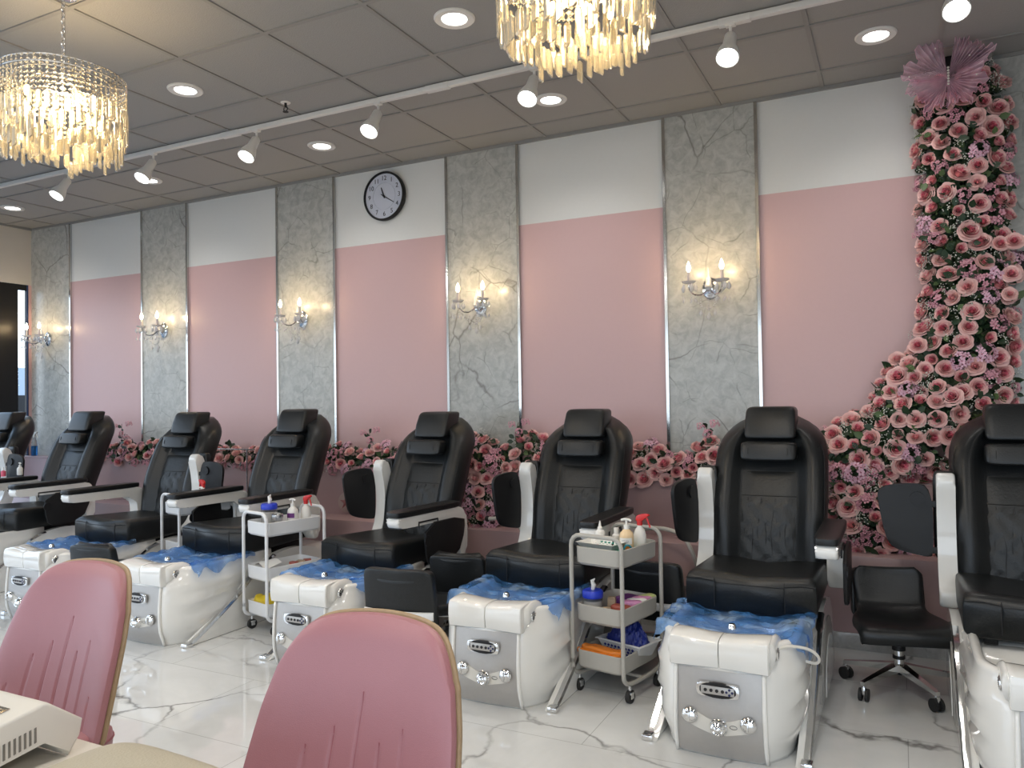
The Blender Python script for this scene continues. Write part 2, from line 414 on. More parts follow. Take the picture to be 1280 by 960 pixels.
# back wall: pink below, white above
b = MB(M['pink_wall'], M['white_wall'])
b.box(((LEFT+RIGHT)/2, WALL+.05, PINKZ/2), (RIGHT-LEFT+.2, .1, PINKZ)); b.m(1).box(((LEFT+RIGHT)/2, WALL+.05, (PINKZ+CEIL)/2), (RIGHT-LEFT+.2, .1, CEIL-PINKZ))
wb = struct(b.build('wall_back'))
for x0, x1 in STRIPS:
    MB(M['marble']).box(((x0+x1)/2, WALL-.006, (CEIL-.02)/2), (x1-x0, .012, CEIL-.02)).build('marble_panel', wb)
    for xx in (x0, x1):
        if xx > LEFT+.01:
            MB(M['chromestrip']).box((xx, WALL-.010, (CEIL-.02)/2), (.020, .020, CEIL-.02)).build('chrome_strip', wb)
# remaining shell
struct(MB(M['beige_wall']).box((RIGHT+.05, (BACK+WALL)/2, CEIL/2), (.1, WALL-BACK, CEIL)).build('wall_right'))
b = MB(M['beige_wall']); b.box(((LEFT+RIGHT)/2, BACK-.05, (2.75+CEIL)/2), (RIGHT-LEFT+.2, .1, CEIL-2.75))
b.box(((4+RIGHT)/2, BACK-.05, 1.375), (RIGHT-4+.1, .1, 2.75)); b.box(((LEFT-7.8)/2-.0, BACK-.05, 1.375), (.55, .1, 2.75))
struct(b.build('wall_front'))
b = MB(M['beige_wall']); b.box((LEFT-.05, (BACK+WALL)/2, (2.72+CEIL)/2), (.1, WALL-BACK, CEIL-2.72))
b.m(0).box((LEFT-.05, BACK+.15, 1.36), (.1, .3, 2.72))
wl = struct(b.build('wall_left'))
struct(MB(M['pink_wall']).box((LEFT-.012, 5.148, 1.36), (.024, .044, 2.72)).build('trim_2'))
# left shop window: black frame, narrow side light
def window(name, y0, y1, z0, z1, wide0, wide1, th=.12):
    e = bpy.data.objects.new(name, None); COL.objects.link(e); struct(e)
    f = MB(M['blackframe']); X = LEFT-.05 if th > .1 else LEFT-.014
    f.box((X, y0+wide0/2, (z0+z1)/2), (th, wide0, z1-z0)); f.box((X, y1-wide1/2, (z0+z1)/2), (th, wide1, z1-z0))
    f.box((X, (y0+y1)/2, z1-.03), (th-.001, y1-y0, .06)); f.box((X, (y0+y1)/2, z0+.05), (th-.001, y1-y0, .10))
    f.build('window_frame', e)
    MB(M['pane']).box((X, (y0+y1)/2, (z0+z1)/2), (.008, y1-y0-wide0-wide1+.01, z1-z0-.12)).build('pane', e)
window('window_1', 4.83, 5.125, 0, 2.72, .185, .022, .03)
struct(MB(M['blueframe']).box((LEFT+.004, 5.112, 1.36), (.008, .014, 2.72), .002).build('trim_3'))
for i, (a, c) in enumerate([(-3.3, -.6), (-.6, 2.1), (2.1, 4.83)]): window('window_%d' % (i+2), a, c, 0, 2.72, .06, .06)
for i, (a, c) in enumerate([(-7.8, -3.9), (-3.9, 0), (0, 4.0)]):
    e = bpy.data.objects.new('window_%d' % (i+5), None); COL.objects.link(e); struct(e); f = MB(M['blackframe']); Y = BACK-.05
    for xx in (a+.03, c-.03): f.box((xx, Y, 1.375), (.06, .12, 2.75))
    for zz in (.05, 2.72): f.box(((a+c)/2, Y, zz), (c-a, .119, .08))
    f.build('window_frame', e); MB(M['pane']).box(((a+c)/2, Y, 1.375), (c-a-.12, .008, 2.6)).build('pane', e)
struct(MB(M['asphalt']).box((-2, 1, -.10), (70, 60, .1)).build('ground'))
b = MB(M['facade'], M['blackframe']); b.box((-26, 18, 1.3), (.6, 26, 2.8))
for k in range(6): b.m(1).box((-25.68, 8+k*4, 1.2), (.05, 2.4, 1.2))
tag(b.build('building'), 'low pale building across the car park seen through the sidelight', 'building')

# pink planter ledge with pipe box in front of it
LED = .905
b = MB(M['pink_box'])
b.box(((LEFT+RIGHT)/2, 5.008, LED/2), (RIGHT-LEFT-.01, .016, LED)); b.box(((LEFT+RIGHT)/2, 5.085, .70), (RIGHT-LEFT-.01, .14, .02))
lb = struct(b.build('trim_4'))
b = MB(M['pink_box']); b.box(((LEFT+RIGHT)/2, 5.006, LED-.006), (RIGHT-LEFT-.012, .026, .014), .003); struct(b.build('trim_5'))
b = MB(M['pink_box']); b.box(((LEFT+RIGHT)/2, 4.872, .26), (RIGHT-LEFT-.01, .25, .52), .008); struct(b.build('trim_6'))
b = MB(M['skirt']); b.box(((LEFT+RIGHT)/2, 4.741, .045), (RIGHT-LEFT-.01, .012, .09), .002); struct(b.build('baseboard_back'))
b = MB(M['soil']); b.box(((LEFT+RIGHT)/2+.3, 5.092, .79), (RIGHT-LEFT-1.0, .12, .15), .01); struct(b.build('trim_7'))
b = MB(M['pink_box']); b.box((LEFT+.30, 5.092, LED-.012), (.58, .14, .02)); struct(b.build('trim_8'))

# ================================================================== CEILING LIGHTS
def recessed(x, y, label):
    t = thing('recessed_light', label, 'ceiling light', (x, y, CEIL), 0, 'recessed ceiling lights')
    MB(M['white']).lathe([(.062, -.004), (.066, -.010), (.098, -.012), (.104, -.006), (.104, -.001)], 28).build('trim_ring', t)
    MB(M['led']).lathe([(.0, -.006), (.064, -.005)], 28).build('diffuser', t)
    l = light('recessed_lamp', 'SPOT', (x, y, CEIL-.02), 16, (1, .95, .90), spot_size=R(130), spot_blend=.8, shadow_soft_size=.06)
RC = [(-7.58, 4.52, 'far left recessed downlight above the marble strip by the window'), (-5.67, 4.52, 'recessed downlight overlapping the second track spotlight from the left'),
      (-3.81, 4.53, 'recessed downlight above and left of the wall clock'), (-1.95, 4.53, 'recessed downlight right beside the spotlight over the tall pink panel'),
      (-.07, 4.55, 'recessed downlight nearest the butterfly bow'), (-3.84, 3.32, 'recessed downlight beside the round crystal chandelier on the left'),
      (-1.95, 3.33, 'recessed downlight at the top centre left of the right chandelier')]
for a in RC: recessed(*a)
# unseen fill lamps added to brighten the view, behind and beside the photographer
for x in (-6.5, -3.6, -.6, 2.2):
    for y in (-2.4, -.4, 1.4):
        o = light('fill_lamp', 'AREA', (x, y, CEIL-.03), 21, (1, .96, .90), shape='DISK', size=.35)

# track with spot heads
TY = 3.975
b = MB(M['white']); b.box((-3.6, TY, CEIL-.024), (9.3, .036, .030), .003)
for xx in (-4.15, -2.45, -.7): b.box((xx, TY, CEIL-.026), (.16, .042, .036), .003)
trk = tag(b.build('light_track'), 'long white lighting track running across the ceiling', 'track')
def spot(x, label, tx=0.):
    p = Vector((x, TY, CEIL-.04)); t = thing('track_spotlight', label, 'spotlight', p, 0, 'spotlights on the white ceiling track')
    d = Vector((tx, -.58, -.9)).normalized(); j = Vector((0, 0, -.055))
    b = MB(M['white']); b.cyl((0, 0, .01), j, .008); b.box((0, 0, -.004), (.05, .034, .016), .003); b.ball(j, .014); b.build('bracket', t)
    b = MB(M['white']); b.lathe([(.0, -.0), (.022, .0), (.030, .012), (.032, .05), (.034, .09), (.050, .135), (.056, .16), (.057, .185), (.053, .185), (.048, .165), (.02, .15)], 24, j, d)
    b.build('lamp_housing', t)
    MB(M['led']).lathe([(.0, .172), (.046, .170)], 24, j, d).build('lamp_face', t)
    l = light('spot_lamp', 'SPOT', p+j+d*.2, 26, (1, .95, .88), spot_size=R(75), spot_blend=.7, shadow_soft_size=.05)
    aim(l, d)
SP = [(-5.93, 'track spotlight furthest left on the track below the chandelier'), (-4.94, 'second track spotlight from the left overlapping a downlight'), (-3.91, 'third track spotlight from the left'),
      (-2.89, 'track spotlight hanging above the wall clock'), (-1.81, 'track spotlight whose glow overlaps a downlight right of centre'), (-.72, 'track spotlight hanging right of the right chandelier'),
      (.26, 'track spotlight at the top right corner near the butterfly bow')]
for x, l_ in SP: spot(x, l_)
# sprinkler
t = thing('fire_sprinkler', 'small dark sprinkler head on the ceiling beside the track', 'sprinkler', (-3.46, 3.77, CEIL))
MB(M['white']).lathe([(0, -.004), (.03, -.003), (.032, 0)], 20).build('escutcheon', t)
b = MB(M['rubber']); b.cyl((0, 0, 0), (0, 0, -.03), .008); b.tube([(-.012, 0, -.03), (-.016, 0, -.045), (0, 0, -.058), (.016, 0, -.045), (.012, 0, -.03)], .003, 6); b.lathe([(0, -.060), (.018, -.061), (.018, -.058)], 14)
b.build('sprinkler_head', t)
# LED ring lamp, its edge at the top left corner of the picture
t = thing('ring_lamp', 'bright white curved lamp at the top left corner by the ceiling', 'ceiling light', (-3.05, 1.62, CEIL))
MB(M['white']).cyl((0, 0, 0), (0, 0, -.10), .02).build('stem', t)
MB(M['led']).tube([(.22*cos(a*PI/20), .22*sin(a*PI/20), -.12) for a in range(40)], .018, 10, True).build('light_ring', t)
b = MB(M['white']); [b.cyl((0, 0, -.10), (.22*cos(a), .22*sin(a), -.10), .006) for a in (0, 2*PI/3, 4*PI/3)]; b.build('spoke', t)

# ================================================================== CHANDELIERS
def prism_mesh():
    b = MB(M['crystal']); w, d, L_ = .0115, .006, .085
    ring = lambda z, k=1, sl=0: [(-w*k, -d*.3*k, z), (-w*.55*k, -d*k, z+sl*.2), (w*.55*k, -d*k, z+sl*.8), (w*k, -d*.3*k, z+sl), (w*k, d*.3*k, z+sl), (w*.55*k, d*k, z+sl*.8), (-w*.55*k, d*k, z+sl*.2), (-w*k, d*.3*k, z)]
    b.loft([ring(0, .35), ring(-.008, 1), ring(-L_+.004, 1, .010), ring(-L_, .7, .010)], smooth=False)
    return b.mesh('crystal_prism')
PRISM = prism_mesh()
def bead_cloud(mb, r, z, n, s):
    for k in range(n):
        a = 2*PI*k/n; c = Vector((r*cos(a), r*sin(a), z)); t_ = Vector((-sin(a), cos(a), 0)); o = len(mb.v)
        for q in (t_*s, Vector((0, 0, s)), -t_*s, Vector((0, 0, -s)), Vector((cos(a), sin(a), 0))*s*.5, -Vector((cos(a), sin(a), 0))*s*.5): mb.v.append(tuple(c+q))
        for f in ((0, 1, 4), (1, 2, 4), (2, 3, 4), (3, 0, 4), (1, 0, 5), (2, 1, 5), (3, 2, 5), (0, 3, 5)): mb.face([o+i for i in f], False)
def chandelier(x, y, zt, label, rad, pw):
    t = thing('chandelier', label, 'chandelier', (x, y, CEIL), 0, 'crystal chandeliers')
    H_ = zt-CEIL
    MB(M['chrome']).lathe([(0, -.001), (.06, -.001), (.058, -.02), (.02, -.03), (0, -.032)], 24).build('canopy', t)
    b = MB(M['steel']); z = -.03; k = 0
    while z > H_+.01:
        pts = [(.008*cos(a), 0, z-.016+.018*sin(a)) if k % 2 == 0 else (0, .008*cos(a), z-.016+.018*sin(a)) for a in [i*PI/5 for i in range(10)]]
        b.tube(pts, .0022, 5, True); z -= .028; k += 1
    b.cyl((.004, .006, -.02), (.004, .006, H_), .002, seg=6); b.build('chain', t)
    b = MB(M['chrome'])
    for rr_, zz in ((rad, 0), (rad, -.03), (rad*.75, -.02), (rad*.5, -.03), (rad*.25, -.05)):
        b.tube([(rr_*cos(i*PI/24), rr_*sin(i*PI/24), H_+zz) for i in range(48)], .0035, 5, True)
    for a in range(6): b.cyl((0, 0, H_+.0), (rad*cos(a*PI/3), rad*sin(a*PI/3), H_-.005), .003, seg=6)
    b.cyl((0, 0, H_+.02), (0, 0, H_-.2), .008, seg=10); b.build('frame', t)
    b = MB(M['crystal'])
    for j in range(7): bead_cloud(b, rad, H_-.006-j*.019, 62, .0088)
    for j in range(7): bead_cloud(b, rad*.84, H_-.02-j*.022, 44, .0088)
    for j in range(8): bead_cloud(b, rad*.62, H_-.06-j*.024, 30, .009)
    o = b.build('crystal_beads', t, sharp=False); o['kind'] = 'stuff'
    rnd = random.Random(int(x*100)); rest = []
    rows = [(rad, 46, (-.13, -.16)), (rad, 46, (-.19, -.25)), (rad*.93, 40, (-.25, -.31)), (rad*.72, 30, (-.20, -.34)), (rad*.5, 18, (-.24, -.33))]
    cnt = 0
    for r_, n, (za, zb) in rows:
        for k in range(n):
            a = 2*PI*(k+.5*(cnt % 2))/n + rnd.uniform(-.02, .02); z = H_ + rnd.uniform(zb, za); L_ = (r_*cos(a), r_*sin(a), z)
            if (r_ > rad*.9 and za < -.18 and cnt < 200) and len([1]) and cnt_p[0] < 98:
                o = bpy.data.objects.new('crystal_prism', PRISM); COL.objects.link(o); o.parent = t; o.location = L_; o.rotation_euler.z = a+PI/2+rnd.uniform(-.4, .4); cnt_p[0] += 1
            else: rest.append((L_, a+PI/2+rnd.uniform(-.4, .4)))
        cnt += 1
    b = MB(M['crystal'])
    vs = [v.co.copy() for v in PRISM.vertices]; fs = [tuple(p.vertices) for p in PRISM.polygons]
    for L_, a in rest:
        mt = Matrix.Translation(L_) @ Matrix.Rotation(a, 4, 'Z'); o_ = len(b.v)
        for v in vs: b.v.append(tuple(mt @ v))
        for f in fs: b.face([o_+i for i in f], False)
    o = b.build('inner_prisms', t, sharp=False); o['kind'] = 'stuff'
    for k in range(9):
        a = k*2*PI/9*2.0+.3; r_ = (.16 if k % 2 else .09)*rad/.28; z = H_-.10-(k % 3)*.05
        bb = MB(M['bulbc']); bb.ball((r_*cos(a), r_*sin(a), z), .014, (1, 1, 1.7), 10, 8); bb.build('bulb', t)
    light('chandelier_lamp', 'POINT', (x, y, CEIL+H_-.15), pw, (1, .74, .42), shadow_soft_size=.12)
cnt_p = [0]
chandelier(-3.42, 2.27, 2.935, 'round tiered crystal chandelier hanging on a chain at the left', .262, 20)
cnt_p[0] = 0
chandelier(-.955, 2.44, 2.965, 'round crystal chandelier cut by the top edge right of centre', .262, 20)

# ================================================================== SCONCES
def sconce(x, label):
    t = thing('wall_sconce', label, 'wall lamp', (x, WALL-.014, 2.13), 0, 'two-candle crystal sconces on the marble strips')
    MB(M['chrome']).lathe([(.0, .0), (.062, .0), (.062, .008), (.050, .016), (.030, .020), (.026, .034), (.0, .040)], 28, (0, 0, 0), (0, -1, 0)).build('backplate', t).scale = (.85, 1, 1.15)
    b = MB(M['crystalw'])
    b.lathe([(.012, -.02), (.026, 0), (.018, .03), (.022, .05), (.008, .075), (.004, .11), (0, .13)], 12, (0, -.075, 0)); b.build('centre_finial', t)
    b = MB(M['chrome']); b.cyl((0, -.03, 0), (0, -.08, -.01), .010); b.ball((0, -.075, -.01), .018); b.build('hub', t)
    for s in (-1, 1):
        b = MB(M['chrome']); pts = rr([(0, -.075, -.01), (s*.04, -.10, -.055), (s*.085, -.14, -.05), (s*.105, -.165, -.01), (s*.105, -.165, .02)], False, 3)
        b.tube(pts, .0055, 8); b.build('arm', t)
        c = (s*.105, -.165)
        b = MB(M['crystalw']); b.lathe([(.008, .018), (.030, .020), (.046, .034), (.043, .035), (.028, .025), (.008, .023)], 20, (c[0], c[1], 0)); b.build('drip_dish', t)
        b = MB(M['candle']); b.cyl((c[0], c[1], .02), (c[0], c[1], .095), .0105); b.build('candle_sleeve', t)
        b = MB(M['bulb']); b.lathe([(.006, .095), (.014, .112), (.0155, .122), (.010, .142), (.004, .158), (.0, .165)], 12, (c[0], c[1], 0)); b.build('bulb', t)
        l = light('candle_lamp', 'POINT', (x+c[0], WALL-.014+c[1], 2.13+.125), 5.2, (1, .70, .36), shadow_soft_size=.02)
        for k in range(5):
            a = k*2*PI/5+.3; px, py = c[0]+.043*cos(a), c[1]+.043*sin(a)
            b = MB(M['crystalw']); bead_cloud(b, 0.0005, 0, 1, .006)
            b.v = [(vx+px, vy+py, vz+.028) for vx, vy, vz in b.v]
            o_ = len(b.v); b.lathe([(0, -.0), (.011, -.020), (.014, -.034), (.008, -.048), (0, -.056)], 6, (px, py, .02)); b.ico((px, py, .012-.048-.032), .005); b.lathe([(0, 0), (.007, -.012), (.008, -.02), (0, -.032)], 6, (px, py, -.075)); b.build('crystal_drop', t, sharp=False)
    b = MB(M['crystalw'])
    for k in range(11):
        u = k/10; z = -.04-.10*math.sin(PI*u)**.8; b.ico((-.095+.19*u, -.13+.03*math.sin(PI*u), z), .0072)
    for z in range(7): b.ico((0, -.075, -.05-z*.016), .007)
    for q in (-1, 1):
        for z in range(4): b.ico((q*.045, -.10, -.08-z*.016), .006)
        b.lathe([(0, 0), (.010, -.018), (.012, -.028), (0, -.046)], 6, (q*.045, -.10, -.145))
    b.lathe([(0, 0), (.012, -.022), (.016, -.036), (.009, -.052), (0, -.060)], 6, (0, -.075, -.155)); b.build('bead_string', t, sharp=False)
for x, l_ in [(-8.03, 'crystal candle sconce furthest left beside the window'), (-6.27, 'crystal candle sconce on the second marble strip from the left'), (-4.555, 'crystal candle sconce on the marble strip left of the clock'),
              (-2.82, 'crystal candle sconce on the marble strip just right of the clock'), (-1.095, 'crystal candle sconce furthest right, above the front-facing pedicure chair')]: sconce(x, l_)

# ================================================================== CLOCK
t = thing('wall_clock', 'round black rimmed wall clock with pale face reading about 11:21', 'clock', (-3.688, WALL, 3.078))
MB(M['blackplastic']).lathe([(.19, .0), (.198, .01), (.200, .036), (.194, .046), (.184, .046), (.182, .030)], 48, (0, 0, 0), (0, -1, 0)).build('rim', t)
MB(M['faceclock']).lathe([(0, .030), (.184, .030)], 48, (0, 0, 0), (0, -1, 0)).build('dial', t)
b = MB(M['ink'])
for h in range(1, 13):
    a = h*PI/6; text_mesh(str(h), .052, Matrix.Translation((.145*sin(a), -.0315, .145*cos(a))) @ ROTX, b)
b.build('numerals', t)
b = MB(M['inkgrey']); b.tube([(.108*cos(i*PI/30), -.0306, .108*sin(i*PI/30)) for i in range(60)], .0008, 4, True); b.build('minute_ring', t)
def hand(name, ang, ln, w, y):
    a = R(ang); d = Vector((sin(a), 0, cos(a))); n = Vector((cos(a), 0, -sin(a))); bb = MB(M['ink']); o = 0
    P = [(-.25*ln, w*.8), (0, w), (.92*ln, w*.6), (ln, 0)]
    poly = [d*s+n*k for s, k in P]+[d*s-n*k for s, k in reversed(P[:-1])]
    bb.prism([(p.x, p.z) for p in poly], 1, y, y-.002); return bb.build(name, t)
hand('hour_hand', 340, .078, .006, -.034); hand('minute_hand', 122, .122, .004, -.037)
MB(M['ink']).cyl((0, -.031, 0), (0, -.041, 0), .008).build('hand_hub', t)
# small things on the wall
t = thing('wall_speaker', 'small round black object on the marble at the right edge beside the roses', 'speaker', (at(1279, 332, WALL).x+.0, WALL, at(1279, 332, WALL).z))
MB(M['blackplastic']).lathe([(.075, 0), (.078, .03), (.066, .05), (0, .055)], 28, (0, 0, 0), (0, -1, 0)).build('speaker_body', t)
MB(M['rubber']).cyl((0, -.05, 0), (0, -.062, 0), .03).build('speaker_cone', t)
t = thing('starfish_medallion', 'pale round medallion with a raised starfish on the pink ledge front', 'wall ornament', (-3.99, 4.999, .615))
MB(M['starbase']).lathe([(0, .010), (.068, .010), (.078, .006), (.080, .0)], 36, (0, 0, 0), (0, -1, 0)).build('disc', t)
b = MB(M['star']); pts = [((.062 if k % 2 == 0 else .022)*sin(k*PI/5), (.062 if k % 2 == 0 else .022)*cos(k*PI/5)) for k in range(10)]
o = len(b.v); b.v.append((0, -.026, 0)); b.v += [(p[0], -.0105, p[1]) for p in pts]
for k in range(10): b.face((o, o+1+k, o+1+(k+1) % 10), False)
b.build('starfish', t)
# ================================================================== PEDICURE SPA CHAIRS
# local frame: x right, y towards the wall (0 = front of the tub), z up
def sm(a, b, x): x = max(0, min(1, (x-a)/(b-a))); return x*x*(3-2*x)
def build_tub_mesh():
    prof = [(0, .0), (.10, .002), (.165, .006), (.190, .016), (.212, .036), (.240, .070), (.268, .115), (.288, .18), (.294, .28), (.294, .5), (.292, .66), (.285, .80)]
    path = [(-x_, y_) for x_, y_ in prof[::-1]] + [(x_, y_) for x_, y_ in prof[1:]]
    zs = [0, .012, .04, .08, .12, .16, .20, .235, .26, .285, .31, .335, .36, .385, .41, .43, .442]
    def pt(x_, y_, z):
        k = 1-.13*(1-sm(0, .16, z))-.07*sm(.30, .44, z)
        side = sm(.04, .16, y_)
        g = z-(.205+.22*y_); ridge = .020*math.exp(-(g/.016)**2)-.018*math.exp(-((g+.045)/.03)**2)
        g2 = z-(.33+.06*y_); ridge += .013*math.exp(-(g2/.015)**2)
        xx = x_*k + math.copysign(1, x_)*ridge*side if abs(x_) > .01 else x_
        yy = y_ + (.018*(1-sm(0, .10, z)) if y_ < .3 else 0) - .014*math.sin(PI*min(1, z/.36))*(1-side)
        if z > .35: yy += .05*sm(.35, .44, z)*(1-sm(.0, .25, y_))
        return xx, yy
    b = MB(M['pearl'])
    n = len(path)
    rings = [[(*pt(x_, y_, z), z) for x_, y_ in path] for z in zs]
    # rim roll and inner basin
    for inset, z in ((.012, .450), (.030, .446), (.042, .43), (.06, .34), (.09, .22), (.14, .16)):
        r = []
        for x_, y_ in path:
            X_, Y_ = pt(x_, y_, .442); r.append((X_*(1-inset/.3), Y_+inset*(1-sm(.3, .8, y_))*1.4-(inset*sm(.6, .8, y_)), z))
        rings.append(r)
    b.loft(rings, True, True); return b
def arm_parts(side, raised, tray, parent, trayang=0):
    s = side; X = s*(.314 if raised else .335)
    a = thing('x', '', '')if False else None
    if not raised:
        poly = rr([(.50, .765), (.50, .735), (.52, .715), (.84, .715), (1.04, .710), (1.08, .66), (1.085, .50), (1.11, .46), (1.16, .47), (1.17, .60), (1.16, .74), (1.10, .79), (.52, .79)], True, 2)
        b = MB(M['pearl']); b.prism([(p.x, p.y) for p in poly] if hasattr(poly[0], 'x') else poly, 0, X-.046, X+.046, .014); arm = b.build('armrest', parent)
        b = MB(M['leather']); b.cushion((X, .80, .797), (.054, .31, .020), .28, 28, 12); b.build('arm_pad', arm)
        b = MB(M['blackplastic']); 
        b.tube([(X+s*.049, .68, .70), (X+s*.049, .68, .735), (X+s*.049, .86, .735), (X+s*.049, .86, .70)], .005, 6)
        b.build('tray_hinge', arm)
        if tray:
            q = rr([(.72, .722), (1.11, .722), (1.115, .64), (1.04, .48), (.80, .455), (.73, .50)], True, 1)
            b = MB(M['blackplastic']); b.prism([(p.x, p.y) for p in q], 0, X+s*.050, X+s*.068, .004); b.cyl((X+s*.066, .74, .62), (X+s*.072, .74, .62), .032, seg=20); b.build('side_tray', arm)
    else:
        cl = [(1.02, .46), (1.09, .50), (1.15, .60), (1.17, .75), (1.16, .88), (1.14, .98), (1.12, 1.03)]
        wd = [.050, .055, .050, .044, .042, .044, .036]
        L_, Rr = [], []
        for i, (y, z) in enumerate(cl):
            a_, c_ = cl[max(0, i-1)], cl[min(len(cl)-1, i+1)]; d = Vector((c_[0]-a_[0], c_[1]-a_[1])).normalized(); n = Vector((-d.y, d.x))
            p = Vector((y, z)); L_.append(p+n*wd[i]); Rr.append(p-n*wd[i])
        poly = rr(L_+[Vector((1.115, 1.055))]+Rr[::-1], True, 2)
        b = MB(M['pearl']); b.prism([(p.x, p.y) for p in poly], 0, X-.040, X+.040, .014); arm = b.build('armrest', parent)
        b = MB(M['leather']); b.cushion((X, 1.212, .84), (.052, .028, .215), .3, 24, 12); b.build('arm_pad', arm)
        if tray:
            th = R(trayang); w = .255
            q = rr([(.01, .985), (.10, 1.0), (.21, .985), (.245, .965), (.25, .92), (.215, .72), (.18, .675), (.03, .645), (.01, .66)], True, 2)
            mt = Matrix.Translation((X+s*.045, 1.13, 0)) @ Matrix.Rotation(math.atan2(-sin(th), s*cos(th)), 4, 'Z')
            b2 = MB(M['blackplastic']); b2.prism([(p.x, p.y) for p in q], 1, -.010, .010, .005)
            fy = -1 if s > 0 else 1
            b2.cyl((.075, fy*.009, .925), (.075, fy*.020, .925), .033, seg=20); b2.box((.0, 0, .90), (.05, .016, .03), .003); b2.box((.0, 0, .68), (.05, .016, .03), .003)
            b2.v = [tuple(mt @ Vector(v)) for v in b2.v]; b2.build('side_tray', arm)
def backrest_parts(t):
    # spine: y,z for parameter v
    def spine(v):
        z = .50+.80*v; y = 1.115+.30*v-.035*math.sin(PI*v)+.02*(1-v)**3
        return y, z
    def halfw(v):
        w = .278+.014*math.sin(PI*min(1, v*1.05))**.7
        w -= .006*math.exp(-((v-.30)/.12)**2)
        if v > .76: w *= max(.02, 1-((v-.76)/.262)**2.4)**.5
        if v < .06: w *= .94+v
        return w
    def ring(v):
        y, z = spine(v); w = halfw(v); th = .085+.045*sm(.0, .5, v)-.03*sm(.8, 1, v)
        out = []
        c = [(-1, .15), (-1.0, -.25), (-.96, -.55), (-.87, -.86), (-.76, -.94), (-.64, -.78), (-.54, -.42), (-.42, -.26), (0, -.24), (.42, -.26), (.54, -.42), (.64, -.78), (.76, -.94), (.87, -.86), (.96, -.55), (1.0, -.25), (1, .15), (.97, .62), (.86, .92), (.6, 1.05), (0, 1.12), (-.6, 1.05), (-.86, .92), (-.97, .62)]
        tz = Vector((0, -.28, 1)).normalized(); ty = Vector((0, 1, .30)).normalized()
        for a, d in c: out.append(Vector((a*w, y, z)) + ty*(d*th))
        return out
    b = MB(M['leather']); N_ = 26
    b.loft([ring(i/N_) for i in range(N_+1)]); br = b.build('backrest', t, sharp=False)
    def front(v, d=0):
        y, z = spine(v); th = .085+.045*sm(.0, .5, v)-.03*sm(.8, 1, v); return y-.24*th*1.0-d, z-.24*th*.3
    # quilted centre panel with stitched lines
    b = MB(M['leather2'])
    def panel(u, v):
        vv = .03+.64*v; y, z = front(vv); x_ = (u-.5)*2*halfw(vv)*.50
        bul = .016*(1-(2*u-1)**4)*(math.sin(PI*v)**.25 if 0 < v < 1 else 0)
        q = .0055*abs(sin(3*PI*u+(1 if int(v*6) % 2 else -1)*PI*(v*6 % 1)*.5)) if v < .72 else .002
        return (x_, y-.004-bul-q, z)
    b.grid(panel, 24, 40); pn = b.build('centre_panel', br, sharp=False)
    def pl(pts, r=.0022):
        out = []
        for u, v in pts: p = panel(u, v); out.append((p[0], p[1]-.0015, p[2]))
        return out
    b = MB(M['seam']); 
    b.tube(pl([(i/12, .76) for i in range(13)]), .0026, 5)
    for k in range(4):
        u0 = .14+.24*k
        b.tube(pl([(u0-.0, .74), (u0-.06, .40), (u0-.01, .02)]), .0019, 5); b.tube(pl([(u0, .74), (u0+.10, .38), (u0+.06, .02)]), .0019, 5)
    for s in (-1, 1):
        b.tube([(s*halfw(.03+.9*i/20)*.56, front(.03+.9*i/20)[0]-.018, front(.03+.9*i/20)[1]) for i in range(17)], .002, 5)
        b.tube([Vector((s*halfw(i/22)*.955, 0, 0))+Vector((0, spine(i/22)[0]-.075*(.65+.35*(sm(0, .5, i/22))), spine(i/22)[1]-.02)) for i in range(20)], .002, 5)
    b.build('stitching', br)
    # head pad and neck pillow
    b = MB(M['leather'])
    def hp(p):
        w = 1-.05*sm(.03, .09, p.z); return Vector((p.x*w, p.y+.30*p.z+.25*p.x*p.x+2*max(0, p.z)**2, p.z))
    b.cushion((0, 1.350, 1.285), (.134, .075, .088), .22, 32, 16, hp); b.build('head_pad', br, sharp=False)
    b = MB(M['leather'])
    b.cushion((0, 1.225, 1.137), (.143, .046, .050), .30, 32, 14, lambda p: Vector((p.x, p.y+.25*p.z+.4*p.x*p.x, p.z)))
    pil = b.build('neck_pillow', br, sharp=False)
    b = MB(M['seam'])
    for x_ in (-.10, .10):
        b.tube([(x_, 1.225+.43*x_*x_-.0475*cos(a)+.25*.0515*sin(a), 1.137+.0515*sin(a)) for a in [R(-70+14*i) for i in range(11)]], .0018, 5)
    b.build('pillow_seam', pil)
